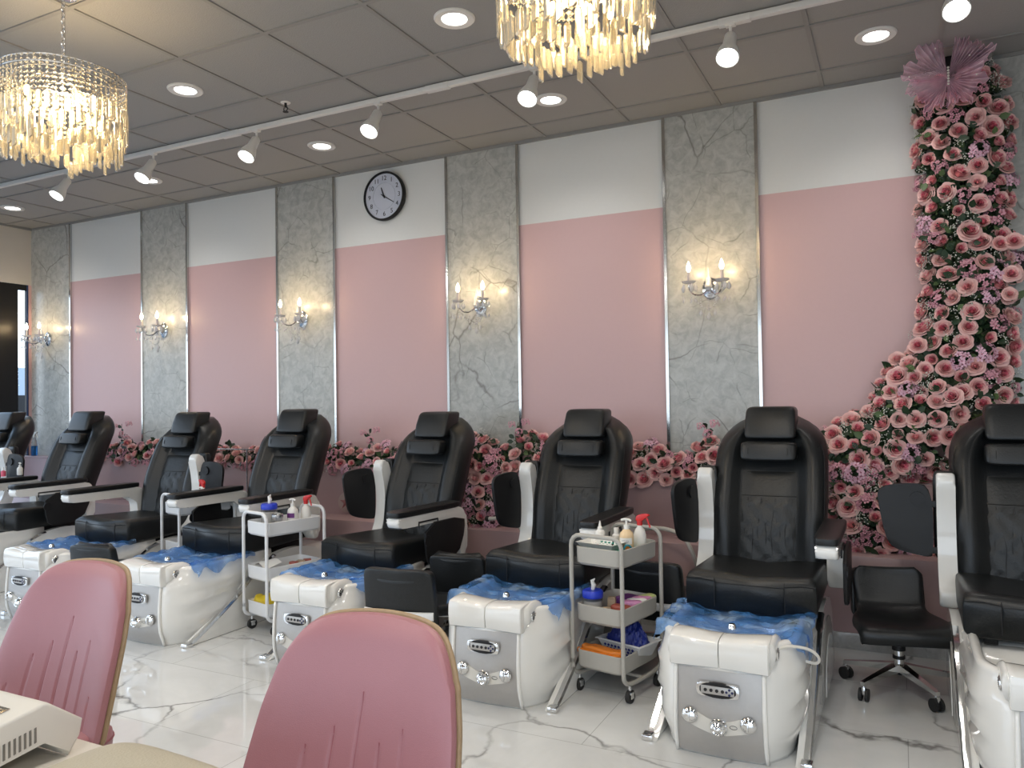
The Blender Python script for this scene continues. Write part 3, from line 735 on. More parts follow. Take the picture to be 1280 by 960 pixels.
def seat_parts(t):
    def seat_rings():
        out = []
        for i in range(19):
            v = i/18; y = .55+.62*v; f = 1-(1-min(1, v/.07))**2; f = .80+.20*f
            top = .608-.03*v; bot = .428+.03*v; mid = (top+bot)/2; h = (top-bot)/2*f; w = .288*(.985+.015*f)
            r = []
            for k in range(32):
                a = 2*PI*k/32; cx = math.copysign(abs(cos(a))**.22, cos(a)); cz = math.copysign(abs(sin(a))**.30, sin(a))
                z = mid+h*cz
                if sin(a) > .3: z += .016*sm(.45, .8, abs(cx))-.012*(1-sm(.0, .5, abs(cx)))*sm(.02, .3, v)-.010*math.exp(-((abs(cx)-.52)/.05)**2)
                r.append((w*cx, y-(0.0 if 0 < i else .0)+.0*cz, z))
            out.append(r)
        return out
    b = MB(M['leather']); b.loft(seat_rings()); st = b.build('seat', t, sharp=False)
    b = MB(M['seam'])
    for s in (-1, 1):
        x_ = s*.155
        b.tube([(x_, .547, .462), (x_, .545, .50), (x_, .546, .57), (x_, .551, .594), (x_, .60, .597), (x_, .75, .595), (x_, 1.05, .582)], .0024, 5)
        b.tube([(x_, .5475, .578), (s*.22, .547, .588), (s*.285, .549, .585)], .0022, 5)
    b.tube([(-.155, .5475, .572), (0, .5475, .572), (.155, .5475, .572)], .0014, 5)
    b.build('seat_stitching', st)
    b = MB(M['blackplastic']); b.box((0, .92, .425), (.44, .44, .05), .01); b.box((0, .74, .40), (.10, .12, .06), .01)
    b.box((.19, .66, .425), (.05, .14, .03), .004); b.box((-.19, .66, .425), (.05, .14, .03), .004); b.build('seat_rail', t)
def cap_parts(t):
    for s in (-1, 1):
        def cs(x_):  # cross-section (y,z) outline ; pads dip towards the centre
            k = abs(x_)/.2; dz = .012*sm(.1, .9, k); dy = -.012*sm(0, 1, k)
            o = [(.004+dy, .352), (-.002+dy, .356), (-.008+dy, .38), (-.011+dy, .41), (-.008+dy, .445+dz*.5), (-.003+dy, .455+dz), (.007+dy, .461+dz), (.035, .466+dz), (.075, .468+dz), (.12, .462+dz), (.150, .453+dz), (.158, .446+dz), (.160, .438+dz), (.155, .430+dz), (.13, .41), (.10, .375), (.094, .356), (.09, .352)]
            return [Vector(q_) for q_ in o]
        xs = [.0015, .004, .02, .06, .10, .13, .15, .172, .187, .191]
        rings = []
        for i, x_ in enumerate(xs):
            sh = {0: .97, 9: .95}.get(i, 1); c = cs(x_)
            cy = sum(p.x for p in c)/len(c); cz = sum(p.y for p in c)/len(c)
            rings.append([(s*x_, cy+(p.x-cy)*sh, cz+(p.y-cz)*sh) for p in c])
        b = MB(M['pearl']); b.loft(rings)
        fp = b.build('foot_rest', t)
        # rounded hook that curls round the side towards the basin
        b = MB(M['pearl']); hk = []
        for i in range(11):
            u = i/10; y = .02+.23*u; zc = .408+.030*math.sin(PI*min(1, u*1.1))*.7-.015*u; h = .048*(1-.55*sm(.45, 1, u)); w = .022*(1-.3*u)
            hk.append([(s*(.188+.016*u+w*cos(a)), y, zc+.008+h*sin(a)) for a in [k*PI/6 for k in range(12)]])
        b.loft(hk); b.build('side_hook', fp, sharp=False)
        b = MB(M['chrome'], M['rubber']); c = (s*.210, .080, .412)
        b.lathe([(.0, .002), (.018, .004), (.021, .006), (.025, .004), (.027, .0)], 24, c, (s, 0, 0))
        b.m(1)
        for k in range(14):
            a = k*2.4; r_ = .0045*math.sqrt(k); b.ball((c[0]+s*.0045, c[1]+r_*cos(a), c[2]+r_*sin(a)), .0022, seg=6, rings=4)
        b.build('jet_grille', fp)
def panel_parts(t):
    b = MB(M['silver'])
    def g(u, v):
        z = .008+.340*v; w = .166-.004*v; x_ = (u-.5)*2*w
        y = .018*(1-sm(0, .10, z))-.014*math.sin(PI*min(1, z/.36))-.006+.010*(abs(u-.5)*2)**3
        return (x_, y-.002*math.sin(PI*u), z)
    b.grid(g, 14, 16); b.grid(lambda u, v: Vector(g(u, v))+Vector((0, .010, 0)), 14, 16)
    pn = b.build('front_panel', t, sharp=False)
    for s in (-1, 1):
        b = MB(M['pearl'])
        b.tube([(s*(.174-.004*v), g(0, v)[1]-.001, .006+.345*v) for v in [i/12 for i in range(13)]], [.010-.002*abs(i-6)/6 for i in range(13)], 10)
        b.build('panel_border', t, sharp=False)
    yy = -.022
    # remote
    b = MB(M['chrome']); q = rr([(-.082, .258), (-.082, .300), (-.070, .306), (.070, .306), (.082, .300), (.082, .258), (.070, .252), (-.070, .252)], True, 2)
    b.prism([(p.x, p.y) for p in q], 1, yy, yy-.012, .003); rem = b.build('control_panel', t)
    b = MB(M['blackplastic']); q = rr([(-.070, .250), (-.070, .308), (.070, .308), (.070, .250)], True, 2)
    b.prism([(p.x, p.y) for p in q], 1, yy-.002, yy-.0135, .002); b.build('bezel', rem)
    b = MB(M['silver']); b.box((0, yy-.014, .279), (.128, .004, .032), .003); b.build('key_plate', rem)
    for i, x_ in enumerate((-.046, -.024, -.002, .020)):
        b = MB(M['ink']); b.cyl((x_, yy-.0155, .279), (x_, yy-.0185, .279), .0065, seg=14); bt = b.build('button', rem)
    for dx, dz in ((0, .010), (0, -.010), (-.011, 0), (.011, 0)):
        b = MB(M['navy']); b.cyl((.046+dx, yy-.0155, .279+dz), (.046+dx, yy-.0185, .279+dz), .0048, seg=10); b.build('button', rem)
    # knobs on a smooth curved plate
    b = MB(M['device']); q = [( -.13, .168), (-.09, .185), (-.05, .165), (0, .150), (.05, .163), (.09, .180), (.13, .165), (.13, .130), (.08, .118), (0, .098), (-.08, .118), (-.13, .140)]
    b.prism([(p.x, p.y) for p in rr(q, True, 2)], 1, yy+.003, yy-.0015); b.build('knob_plate', t)
    for x_, z_, big in ((-.112, .165, 0), (0, .135, 1), (.112, .160, 0)):
        b = MB(M['chrome'])
        if big: b.lathe([(.034, 0), (.034, .008), (.028, .014), (.026, .028), (.020, .032), (.016, .030), (.012, .034), (0, .036)], 28, (x_, yy-.001, z_), (0, -1, 0))
        else: b.lathe([(.030, 0), (.031, .006), (.026, .012), (.020, .016), (0, .018)], 28, (x_, yy-.001, z_), (0, -1, 0)); b.box((x_, yy-.024, z_), (.008, .016, .038), .003)
        b.build('knob', t)
    b = MB(M['ink']); b.tube([(.056+.014*cos(i*PI/10), yy-.003, .142+.007*sin(i*PI/10)) for i in range(20)], .0008, 4, True); b.build('oval_badge', t)
def base_parts(t):
    curve = rr([(.05, .0), (.12, .03), (.26, .105), (.42, .195), (.56, .30), (.68, .385), (.84, .425), (1.02, .43), (1.20, .39), (1.33, .26), (1.38, .10), (1.38, 0)], False, 2)
    for s in (-1, 1):
        b = MB(M['pearl']); b.prism([(p[0], p[1]) for p in curve], 0, s*.270, s*.318, .006); fl = b.build('side_skirt', t)
        top = [p for p in curve if p[0] < .80]
        b = MB(M['chrome'])
        b.loft([[(s*.296, p[0]-.004, p[1]+.004), (s*.318, p[0]-.004, p[1]+.004), (s*.324, p[0]+.004, p[1]-.006), (s*.322, p[0]+.008, p[1]-.010), (s*.31, p[0]+.004, p[1]-.006)] for p in top], smooth=False)
        b.box((s*.310, .065, .012), (.045, .05, .026), .006); b.build('chrome_trim', fl)
        b = MB(M['greytrim'])
        arc = [(.98+.30*cos(R(180-6*i)), .02+.32*sin(R(180-6*i))) for i in range(31)]
        b.prism(arc, 0, s*.3185, s*.3225); b.build('arch_inset', fl)
        b = MB(M['pearl']); arc2 = [(1.0+.215*cos(R(180-6*i)), .02+.235*sin(R(180-6*i))) for i in range(31)]
        b.prism(arc2, 0, s*.323, s*.327); b.build('arch_cover', fl)
    b = MB(M['pearl']); b.box((0, 1.0, .20), (.56, .78, .40), .05, 4); b.box((0, .70, .21), (.52, .3, .36), .05, 3); b.build('pedestal', t)
def liner_parts(t, seed, hang):
    rnd = random.Random(seed)
    ph = [rnd.uniform(0, 6) for _ in range(8)]
    b = MB(M['liner'])
    def fn(u, v):
        x_ = (u-.5)*2; y_ = v
        rx = abs(x_); X_ = x_*.300; Y_ = .15+.46*v
        wr = .014*sin(19*u+ph[0]+4*v)+.010*sin(31*v+ph[1]+6*u)+.007*sin(47*u-23*v+ph[2])
        z = .436+.028*sm(.45, .88, rx)*(1-.1*v)+.02*(1-sm(0, .18, v))-.006*sm(.35, .8, v)*(1-rx**4)+wr*.40
        if rx > .88:   # falls outside the rim
            k = (rx-.88)/.12; X_ = math.copysign(.268+.040*math.sin(PI/2*min(1, k*1.6))+.006*sin(25*v+ph[3]), x_)
            z = .466-.030*k*k*(1+(hang*3 if x_ > 0 else .5)*math.sin(PI*min(1, v*1.5))**6)+.004*sin(33*v+ph[4])
        if v < .08: z -= .05*(1-v/.08)
        return (X_, Y_, z)
    b.grid(fn, 56, 40); 
    o = b.build('tub_liner', t, sharp=False); o['label'] = 'crumpled blue plastic liner'
    b = MB(M['chrome']); b.lathe([(0, .02), (.012, .02), (.016, .012), (.018, 0)], 16, (.02, .175, .465)); b.build('spout_cap', t)
def spa_chair(x, y, label, arms, turn=0, seed=1, hang=.6, drop=0., dx=0., lin=True):
    t = thing('pedicure_chair', label, 'pedicure chair', (x, y, 0), 0, 'black leather pedicure spa chairs along the pink ledge')
    base_parts(t)
    if SHARED:
        for o in SHARED: dupm(o, t)
    else:
        a0 = set(t.children); build_tub_mesh().build('tub', t, sharp=False)
        panel_parts(t); cap_parts(t); seat_parts(t); backrest_parts(t)
        SHARED.extend([c for c in t.children if c not in a0])
    if lin: liner_parts(t, seed, hang)
    for side, (raised, tray, ang) in zip((-1, 1), arms): arm_parts(side, raised, tray, t, ang)
    # the seat assembly swivels a little on the pedestal
    c = Vector((0, 1.15, 0)); rot = Matrix.Rotation(R(turn), 3, 'Z')
    for k in t.children:
        if k.name.split('.')[0] in ('seat', 'backrest', 'armrest', 'seat_rail'):
            k.rotation_euler.z = R(turn); k.location = c-rot @ c+Vector((dx, 0, drop))
    return t
SHARED = []
def dupm(o, parent):
    c = o.copy(); COL.objects.link(c); c.parent = parent
    for k in list(o.children): dupm(k, c)
U = lambda tray=True, ang=0: (True, tray, ang)
D_ = lambda tray=False: (False, tray, 0)
CH6 = spa_chair(-.657, 3.10, 'black pedicure chair facing front fully in view between the greige trolley and the black stool', (U(True, 72), D_(True)), 0, 3, 1.2, -.012, .025)
b = MB(M['device']); b.tube(rr([(.205, .10, .425), (.25, .12, .44), (.32, .16, .425), (.355, .18, .39), (.345, .20, .355), (.30, .22, .355)], False, 3), .006, 8); b.build('spray_hose', CH6)
spa_chair(.50, 3.10, 'black pedicure chair cut by the right edge of the picture', (U(True, 0), D_()), 0, 4, .3, -.01, 0, False)
spa_chair(-1.75, 3.20, 'black pedicure chair partly behind the greige trolley', (U(True, 74), D_()), -1, 5, .5, -.018)
spa_chair(-2.87, 3.20, 'black pedicure chair in the middle with two low stools beside its seat', (U(True, 70), D_(True)), -6, 6, .6, -.028)
spa_chair(-4.07, 3.17, 'black pedicure chair just left of the white trolley holding the red sprayer', (D_(True), D_()), -1, 7)
spa_chair(-5.20, 3.17, 'black pedicure chair third from the left with its right armrest raised', (D_(), U(True, 0)), 0, 8, .6, -.015)
spa_chair(-6.51, 3.17, 'black pedicure chair second from the left behind the left pink chair', (D_(), D_(True)), 0, 9, .6, 0, 0, False)
spa_chair(-7.66, 3.17, 'black pedicure chair cut by the left edge of the picture', (D_(), U(True, 0)), 0, 10, .6, 0, 0, False)

# grey drain hoses that curve out beside the chairs
def hose(x, label):
    b = MB(M['device'], M['rubber'])
    b.tube(rr([(x-.22, 4.62, .62), (x-.08, 4.60, .635), (x+.04, 4.58, .60), (x+.10, 4.56, .50), (x+.115, 4.60, .40), (x+.115, 4.742, .38)], False, 3), .013, 10)
    b.m(1).cyl((x+.115, 4.70, .38), (x+.115, 4.745, .38), .02); b.ball((x-.22, 4.62, .62), .02)
    tag(b.build('drain_hose'), label, 'hose', 'pale drain hoses beside the pedicure chairs')
hose(-3.40, 'pale curved hose right of the white trolley with the red sprayer')
hose(-2.28, 'pale curved hose left of the hanging flowers in the middle')
hose(-1.20, 'pale curved hose behind the greige trolley')

# ================================================================== LOW BLACK STOOLS WITH BACKS
def caster(mb0, mb1, c, r, ang=0, w=.022):
    d = Vector((cos(ang), sin(ang), 0)); n = Vector((-sin(ang), cos(ang), 0)); c = Vector(c)
    for s in (-1, 1): mb1.cyl(c+n*s*w*.35, c+n*s*w*.95, r, seg=18)
    mb0.box(c+Vector((0, 0, r*.7)), (r*1.1, w*.7, r*1.2), .002, rot=ang)
def stool(x, y, rot, label, band=True, z0=.335, backh=.21):
    t = thing('salon_stool', label, 'stool', (x, y, 0), R(rot), 'low black rolling stools with backs')
    # front towards -y
    def sec(v):   # path from seat front, over the seat, up the back
        P = [(-.235, z0-.055), (-.245, z0-.02), (-.225, z0+.012), (-.15, z0+.020), (-.03, z0+.006), (.08, z0+.004), (.145, z0+.03), (.175, z0+.09), (.195, z0+.15), (.215, z0+backh)]
        f = v*(len(P)-1); i = min(len(P)-2, int(f)); k = f-i
        a, b_, c_, d_ = P[max(0, i-1)], P[i], P[i+1], P[min(len(P)-1, i+2)]
        cr_ = lambda p, q, r, s: .5*((2*q)+(r-p)*k+(2*p-5*q+4*r-s)*k*k+(3*q-p-3*r+s)*k**3)
        return cr_(a[0], b_[0], c_[0], d_[0]), cr_(a[1], b_[1], c_[1], d_[1])
    def hw(v): return .218-.02*abs(v-.25)-.050*sm(.42, .62, v)+.012*sm(.7, .95, v)-.045*max(0, v-.94)/.06*.8
    b = MB(M['leather'])
    N_ = 30; rings = []
    for j in range(N_+1):
        v = j/N_; y_, z_ = sec(v); y2, z2 = sec(min(1, v+.01)); y1, z1 = sec(max(0, v-.01)); d = Vector((0, y2-y1, z2-z1)).normalized(); n = Vector((0, d.z, -d.y))
        w = hw(v); th = .036 if v < .5 else .030
        if j in (0, N_): th *= .5
        r = []
        for k in range(20):
            a = 2*PI*k/20; cx = math.copysign(abs(cos(a))**.35, cos(a)); cn = math.copysign(abs(sin(a))**.6, sin(a))
            curl = .030*cx*cx*sm(.0, .6, v)
            r.append(Vector((w*cx, y_, z_)) + n*(cn*th+th) - n*curl*1.0)
        rings.append(r)
    b.loft(rings); b.build('seat_shell', t, sharp=False)
    b = MB(M['leather'])
    b.cushion((0, .225, z0+.080), (.200 if band else .170, .026, .155 if band else .12), .2, 32, 16, lambda p: Vector((p.x*(1-.12*p.z), p.y+.12*p.z-.7*p.x*p.x, p.z))); b.build('back_panel', t, sharp=False)
    if band:
        b = MB(M['bandmetal'])
        b.loft([[((u/10-.5)*.396, .252-.030*abs(u/5-1)**2+d_, z0-.015+.042*h_) for d_, h_ in ((0, 0), (.006, .1), (.008, .5), (.006, .9), (0, 1))] for u in range(11)]); b.build('chrome_band', t)
    b = MB(M['chrome'], M['blackplastic'])
    b.cyl((0, 0, .10), (0, 0, .20), .024); b.cyl((0, 0, .20), (0, 0, z0-.04), .014); b.m(1).cyl((0, 0, .195), (0, 0, .215), .030); b.cyl((0, 0, .155), (0, 0, .17), .028); b.box((0, 0, z0-.055), (.16, .16, .02), .004)
    b.build('gas_lift', t)
    b = MB(M['chrome']); b.tube([(-.05, -.03, z0-.065), (-.15, -.08, z0-.075), (-.185, -.10, z0-.095)], .005, 8); b.build('lever', t)
    for k in range(5):
        a = R(-90+36+72*k-rot); d = Vector((cos(a), sin(a), 0))
        b = MB(M['chrome']); b.loft([[Vector((0, 0, .115))+d*.02+Vector((-d.y, d.x, 0))*s1*.020+Vector((0, 0, s2*.018)) for s1, s2 in ((-1, -1), (1, -1), (1, 1), (-1, 1))],
                                    [Vector((0, 0, .080))+d*.262+Vector((-d.y, d.x, 0))*s1*.011+Vector((0, 0, s2*.009)) for s1, s2 in ((-1, -1), (1, -1), (1, 1), (-1, 1))]], smooth=False)
        b.cyl(d*.252+Vector((0, 0, .045)), d*.252+Vector((0, 0, .085)), .008); leg = b.build('base_leg', t)
        b = MB(M['chrome'], M['rubber']); p = d*.252+Vector((0, 0, .029)); m1 = MB(M['blackplastic']); ca = a+.9*k
        caster(b, m1, p, .029, ca)
        o_ = len(b.v); b.v += m1.v
        for f in m1.f: b.cur = 1; b.face([i+o_ for i in f])
        b.build('caster', leg)
    return t
stool(-.03, 4.17, 14, 'black stool on a chrome star base between the two rightmost pedicure chairs', False)
stool(-2.325, 3.51, 186, 'black stool with a chrome band across its back in front of the middle pedicure chair')
stool(-2.31, 4.06, 188, 'black stool behind the chrome-banded stool, beside the middle pedicure chair', False)
stool(-1.18, 4.18, 172, 'black stool behind the greige trolley showing a bit of chrome band')
stool(-4.63, 3.45, 188, 'black stool between the third and fourth pedicure chairs from the left', False)

# ================================================================== THREE-TIER TROLLEYS
def trolley(x, y, rot, m, label, W_=.30, L_=.42, zt=.735):
    t = thing('trolley', label, 'trolley', (x, y, 0), R(rot), 'three-tier rolling trolleys')
    w, l = W_/2, L_/2
    for s in (-1, 1):      # one loop at each end: two posts joined by an arch
        b = MB(m); yy = s*l
        pts = [(-w, yy, .15), (-w, yy, zt-.03)] + [(-w+.05-.05*cos(R(a)), yy, zt-.03+.05*sin(R(a))) for a in (20, 45, 70, 90)] + [(w-.05+.05*sin(R(a)), yy, zt-.03+.05*cos(R(a))) for a in (0, 20, 45, 70, 90)] + [(w, yy, .15)]
        b.tube(pts, .0105, 10); b.build('end_frame', t)
    for s in (-1, 1):
        b = MB(m); b.tube(rr([(s*w, -l, .17), (s*w, -l, .11), (s*w, -l+.06, .080), (s*w, l-.06, .080), (s*w, l, .11), (s*w, l, .17)], False, 3), .0105, 10); b.build('bottom_rail', t)
    b = MB(m); b.tube([(-w, 0, .08), (w, 0, .08)], .008, 8); b.build('cross_bar', t)
    zs = []
    for zf, h in ((zt-.125, .085), (zt-.40, .085), (zt-.62, .085)):
        b = MB(m); a_, c_ = w-.012, l-.012
        out = rr([(-a_, -c_), (a_, -c_), (a_, c_), (-a_, c_)], True, 0); 
        def rect(k, z, rad=.03):
            p = []
            for cx, cy, s0 in ((a_-k, c_-k, 0), (-(a_-k), c_-k, 90), (-(a_-k), -(c_-k), 180), (a_-k, -(c_-k), 270)):
                for q in range(5):
                    an = R(s0+22.5*q); p.append((cx-math.copysign(rad, cx)+rad*cos(an), cy-math.copysign(rad, cy)+rad*sin(an), z))
            return p
        b.loft([rect(.012, zf), rect(.0, zf+.012), rect(-.002, zf+h), rect(.002, zf+h+.003), rect(.004, zf+h-.001), rect(.006, zf+.014), rect(.014, zf+.006)], True, True); b.build('tray', t); zs.append(zf+.007)
    for sx_ in (-1, 1):
        for sy_ in (-1, 1):
            b = MB(M['chrome'], M['rubber']); c = (sx_*w, sy_*(l-.055), .030)
            b.cyl((c[0], c[1], .05), (c[0], c[1], .078), .008); b.box((c[0], c[1], .046), (.03, .034, .012), .003); 
            for q in (-1, 1): b.box((c[0]+q*.013, c[1], .036), (.003, .026, .03), .001)
            b.m(1).cyl((c[0]-.010, c[1], .030), (c[0]+.010, c[1], .030), .030, seg=20); b.build('caster', t)
    mt = Matrix.Translation((x, y, 0)) @ Matrix.Rotation(R(rot), 4, 'Z')
    def place(lx, ly, tier, dz=0): return mt @ Vector((lx, ly, zs[tier]+dz+(.045 if tier == 0 else 0)))
    return place, rot
# bottles and tubs --------------------------------------------------
def pump_bottle(loc, body, label, s=1., lab=None, rot=0, text=None):
    t = thing('pump_bottle', label, 'bottle', loc, rot)
    MB(body).lathe([(0, 0), (.030*s, .001), (.033*s, .010), (.033*s, .07*s), (.030*s, .085*s), (.016*s, .10*s), (.012*s, .104*s)], 24).build('bottle_body', t)
    if lab: 
        b = MB(*lab)
        for i, (z0_, z1_) in enumerate(((.038, .066), (.014, .030))[:len(lab)]): b.m(i).grid(lambda u, v: (.0336*s*sin((u-.5)*2), -.0336*s*cos((u-.5)*2), (z0_+(z1_-z0_)*v)*s), 14, 1)
        lb_ = b.build('label_band', t)
        if text:
            b = MB(M['inkgrey']); text_mesh(text, .015, Matrix.Translation((0, -.0345*s, .052*s)) @ ROTX, b); b.build('lettering', lb_)
    b = MB(M['label']); b.cyl((0, 0, .10*s), (0, 0, .122*s), .013*s); b.cyl((0, 0, .12*s), (0, 0, .142*s), .005*s); b.tube([(.022*s, .0, .140*s), (.008*s, 0, .147*s), (-.010*s, 0, .147*s), (-.024*s, 0, .143*s)], .0055*s, 8); b.build('pump', t)
    return t
def squeeze_bottle(loc, label, lab=True):
    t = thing('squeeze_bottle', label, 'bottle', loc)
    MB(M['label']).lathe([(0, 0), (.023, .001), (.024, .008), (.024, .085), (.020, .094), (.012, .097)], 22).build('bottle_body', t)
    b = MB(M['redlabel']); b.grid(lambda u, v: (.0246*sin((u-.5)*2.2), -.0246*cos((u-.5)*2.2), .012+.018*v), 12, 1); b.grid(lambda u, v: (.0246*sin((u-.5)*2.2), -.0246*cos((u-.5)*2.2), .056+.002*v), 12, 1); b.build('label_band', t)
    MB(M['label']).lathe([(.012, .097), (.012, .110), (.008, .113), (.005, .128), (.002, .142), (0, .143)], 18).build('nozzle', t)
def sprayer(loc, label, rot=0, body=None, h=.12, trig=None):
    t = thing('spray_bottle', label, 'bottle', loc, rot)
    body = body or M['label']; trig = trig or M['red']
    MB(body).lathe([(0, 0), (.030, .001), (.032, .008), (.031, h*.55), (.024, h*.78), (.012, h*.9), (.012, h)], 22).build('bottle_body', t)
    b = MB(trig); b.cyl((0, 0, h-.004), (0, 0, h+.018), .014); q = rr([(-.020, h+.014), (-.016, h+.042), (.010, h+.052), (.050, h+.056), (.056, h+.044), (.030, h+.036), (.016, h+.014)], True, 2)
    b.prism([(p.x, p.y) for p in q], 1, -.010, .010, .003); b.build('spray_head', t)
    b = MB(trig); b.tube([(.036, 0, h+.040), (.046, 0, h+.018), (.058, 0, h-.012)], [.006, .005, .004], 8); b.build('trigger', t)
def canister(loc, label, lidm, s=1.25):
    t = thing('wipes_canister', label, 'canister', loc); t.scale = (s, s, s)
    MB(M['pearlglass']).lathe([(0, 0), (.038, .001), (.040, .008), (.040, .075), (.036, .082)], 24).build('tub_body', t)
    MB(M['label']).lathe([(0, .003), (.034, .004), (.034, .065), (0, .066)], 20).build('wipes_roll', t)
    MB(lidm).lathe([(.040, .078), (.041, .082), (.041, .100), (.036, .106), (0, .107)], 24).build('lid', t)
    b = MB(M['label']); b.tube([(0, 0, .105), (.004, .002, .125), (-.003, .004, .14), (.010, .0, .15)], [.007, .010, .008, .002], 8); b.build('wipe', t)
# greige trolley
pl1, _ = trolley(-1.262, 3.66, -12, M['trolley'], 'greige three-tier trolley with blue gloves in a basket on its bottom tray', .28, .38, .745)
lb_ = ' on the greige trolley'
squeeze_bottle(pl1(-.075, -.03, 0), 'white pointed squeeze bottle with a red label'+lb_)
t = thing('lotion_bottle', 'small white flip-top bottle between squeeze bottle and pump bottle', 'bottle', pl1(-.018, .03, 0))
MB(M['label']).lathe([(0, 0), (.019, .001), (.020, .007), (.020, .068), (.012, .076)], 20).build('bottle_body', t); MB(M['label']).lathe([(.0125, .074), (.013, .104), (0, .106)], 18).build('cap', t)
t = thing('dropper_bottle', 'tiny dark navy dropper bottle in front of the cream pump bottle', 'bottle', pl1(.008, -.045, 0, ))
MB(M['navy']).lathe([(0, 0), (.012, .001), (.013, .022), (.007, .028)], 16).build('bottle_body', t); MB(M['ink']).lathe([(.008, .026), (.008, .038), (.004, .042), (.004, .055), (0, .058)], 14).build('dropper_cap', t)
pump_bottle(pl1(.058, .0, 0), M['cream'], 'cream and orange pump bottle with a white label'+lb_, 1.06, (M['label'], M['orangep']), 0.1, 'ONO')
sprayer(pl1(.075, .10, 0), 'white spray bottle with a red trigger on the greige trolley', -.2)
t = thing('slotted_basket', 'white shallow slotted basket lying at the front of the greige trolley top', 'basket', pl1(-.03, -.10, 0, .022), R(-12))
b = MB(M['label']); b.loft([[(-.075, -.045, 0), (.085, -.045, 0), (.085, .045, 0), (-.075, .045, 0)], [(-.095, -.065, .03), (.105, -.065, .03), (.105, .065, .03), (-.095, .065, .03)], [(-.100, -.070, .032), (.110, -.070, .032), (.110, .070, .032), (-.100, .070, .032)],
       [(-.092, -.062, .031), (.102, -.062, .031), (.102, .062, .031), (-.092, .062, .031)], [(-.073, -.043, .003), (.083, -.043, .003), (.083, .043, .003), (-.073, .043, .003)]], smooth=False); b.build('basket_body', t)
b = MB(M['greenmat'])
for i in range(7):
    for j in range(2): b.box((-.055+i*.021+(j*.010), .0535+.001, .010+.011*j), (.010, .012, .006), .001, rot=0)
b.build('slot', t)
b = MB(M['greenmat']); b.box((0, 0, 0), (.235, .335, .004), .001); tag(b.build('tray_liner', None, pl1(0, 0, 0, -.004), R(-12)), 'green liner in the top tray of the greige trolley', 'liner')
for i, (lx, ly) in enumerate(((.085, -.09), (.115, -.055))):
    b = MB(M['teal']); b.tube([(.018*cos(a*PI/10), 0, .022+.020*sin(a*PI/10)) for a in range(20)], .005, 8, True); tag(b.build('tape_roll', None, pl1(lx-.02, ly, 0, .0), R(25)), ['teal ring-shaped roll at the right front of the greige trolley top', 'teal ring-shaped roll just behind the first one on the greige trolley top'][i], 'roll')
t = thing('foam_dish', 'white round shallow dish under the squeeze bottle on the greige trolley', 'dish', pl1(-.07, -.03, 0, -.004))
MB(M['label']).lathe([(0, .0), (.035, .001), (.045, .010), (.048, .010), (.036, -.001)], 24).build('dish_body', t)
# middle tray
canister(pl1(-.085, -.09, 1), 'wipes canister with a royal blue lid on the middle tray of the greige trolley', M['bluep'])
for i, (lx, ly, h) in enumerate(((-.02, -.02, .085), (.0, -.10, .055))):
    b = MB(M['beigep']); b.box((0, 0, h/2), (.04, .03, h), .003); b.box((0, 0, h+.004), (.036, .026, .008), .002)
    tag(b.build('small_carton', None, pl1(lx, ly, 1), R(10+20*i)), ['taller kraft carton behind the blue-lidded canister', 'shorter kraft carton in front of the taller kraft carton'][i], 'carton')
b = MB(M['purple']); b.box((0, 0, .04), (.12, .10, .08), .003); tag(b.build('purple_carton', None, pl1(.03, .08, 1), R(-20)), 'dark purple carton at the back of the greige trolley middle tray', 'carton')
for i, (lx, ly, z, mm, l_) in enumerate(((.03, -.08, .0, 'brownp', 'rust red packet lowest in the middle tray pile'), (.05, -.05, .028, 'brownp', 'rust red packet lying on top of another rust packet'), (.055, -.03, .012, 'brownp', 'rust red packet furthest right of the red packets'),
        (.075, .01, .04, 'magenta', 'pink patterned wrapped bar nearest the front of the wrapped row'), (.08, .05, .042, 'label', 'white wrapped bar between pink and lime bars'), (.085, .09, .045, 'magenta', 'pink striped wrapped bar toward the back of the wrapped row'), (.09, .13, .046, 'limep', 'lime green wrapped bar at the back of the wrapped row'))):
    b = MB(M[mm]); b.cushion((0, 0, .022), (.052, .026, .022), .5, 18, 10); tag(b.build('soap_packet', None, pl1(lx, ly, 1, z), R(-20+13*i)), l_, 'packet', 'packets on the greige trolley middle tray')
# bottom tray: basket of blue gloves, orange sleeves
t = thing('perforated_basket', 'white perforated basket holding crumpled blue gloves on the bottom tray', 'basket', pl1(.03, .05, 2, .028), R(-18))
b = MB(M['trolleyw'], M['ink']); 
def brect(a_, c_, z): return [p for p in [( -a_, -c_, z), (a_, -c_, z), (a_, c_, z), (-a_, c_, z)]]
b.loft([brect(.095, .06, 0), brect(.125, .085, .070), brect(.135, .095, .072), brect(.133, .093, .076), brect(.120, .080, .074), brect(.092, .057, .004)], smooth=False)
b.build('basket_body', t)
b = MB(M['bluecloth'])
for i in range(9):
    for j in range(3):
        x_ = -.085+.0205*i+.010*(j % 2); z_ = .014+.017*j; y_ = -.0605-.0255*z_/.07-.0006
        b.box((x_, y_, z_), (.011, .002, .011), 0, rot=Matrix.Rotation(R(45), 4, 'Y'))
b.build('perforation', t)
rnd = random.Random(5); b = MB(M['bluecloth'])
def pile(u, v):
    a = 2*PI*u; r = v; h = .105*(1-r**2.6)
    n_ = .5*sin(5*a+9*r)+.6*sin(13*a*1.0+17*r)+.5*sin(23*r+3*a)+.6*sin(29*a+11*r)*cos(31*r)
    return (.112*r*cos(a)*(1+.06*n_*r), .075*r*sin(a)*(1+.06*n_*r), h+.012*n_*(1-r*.4))
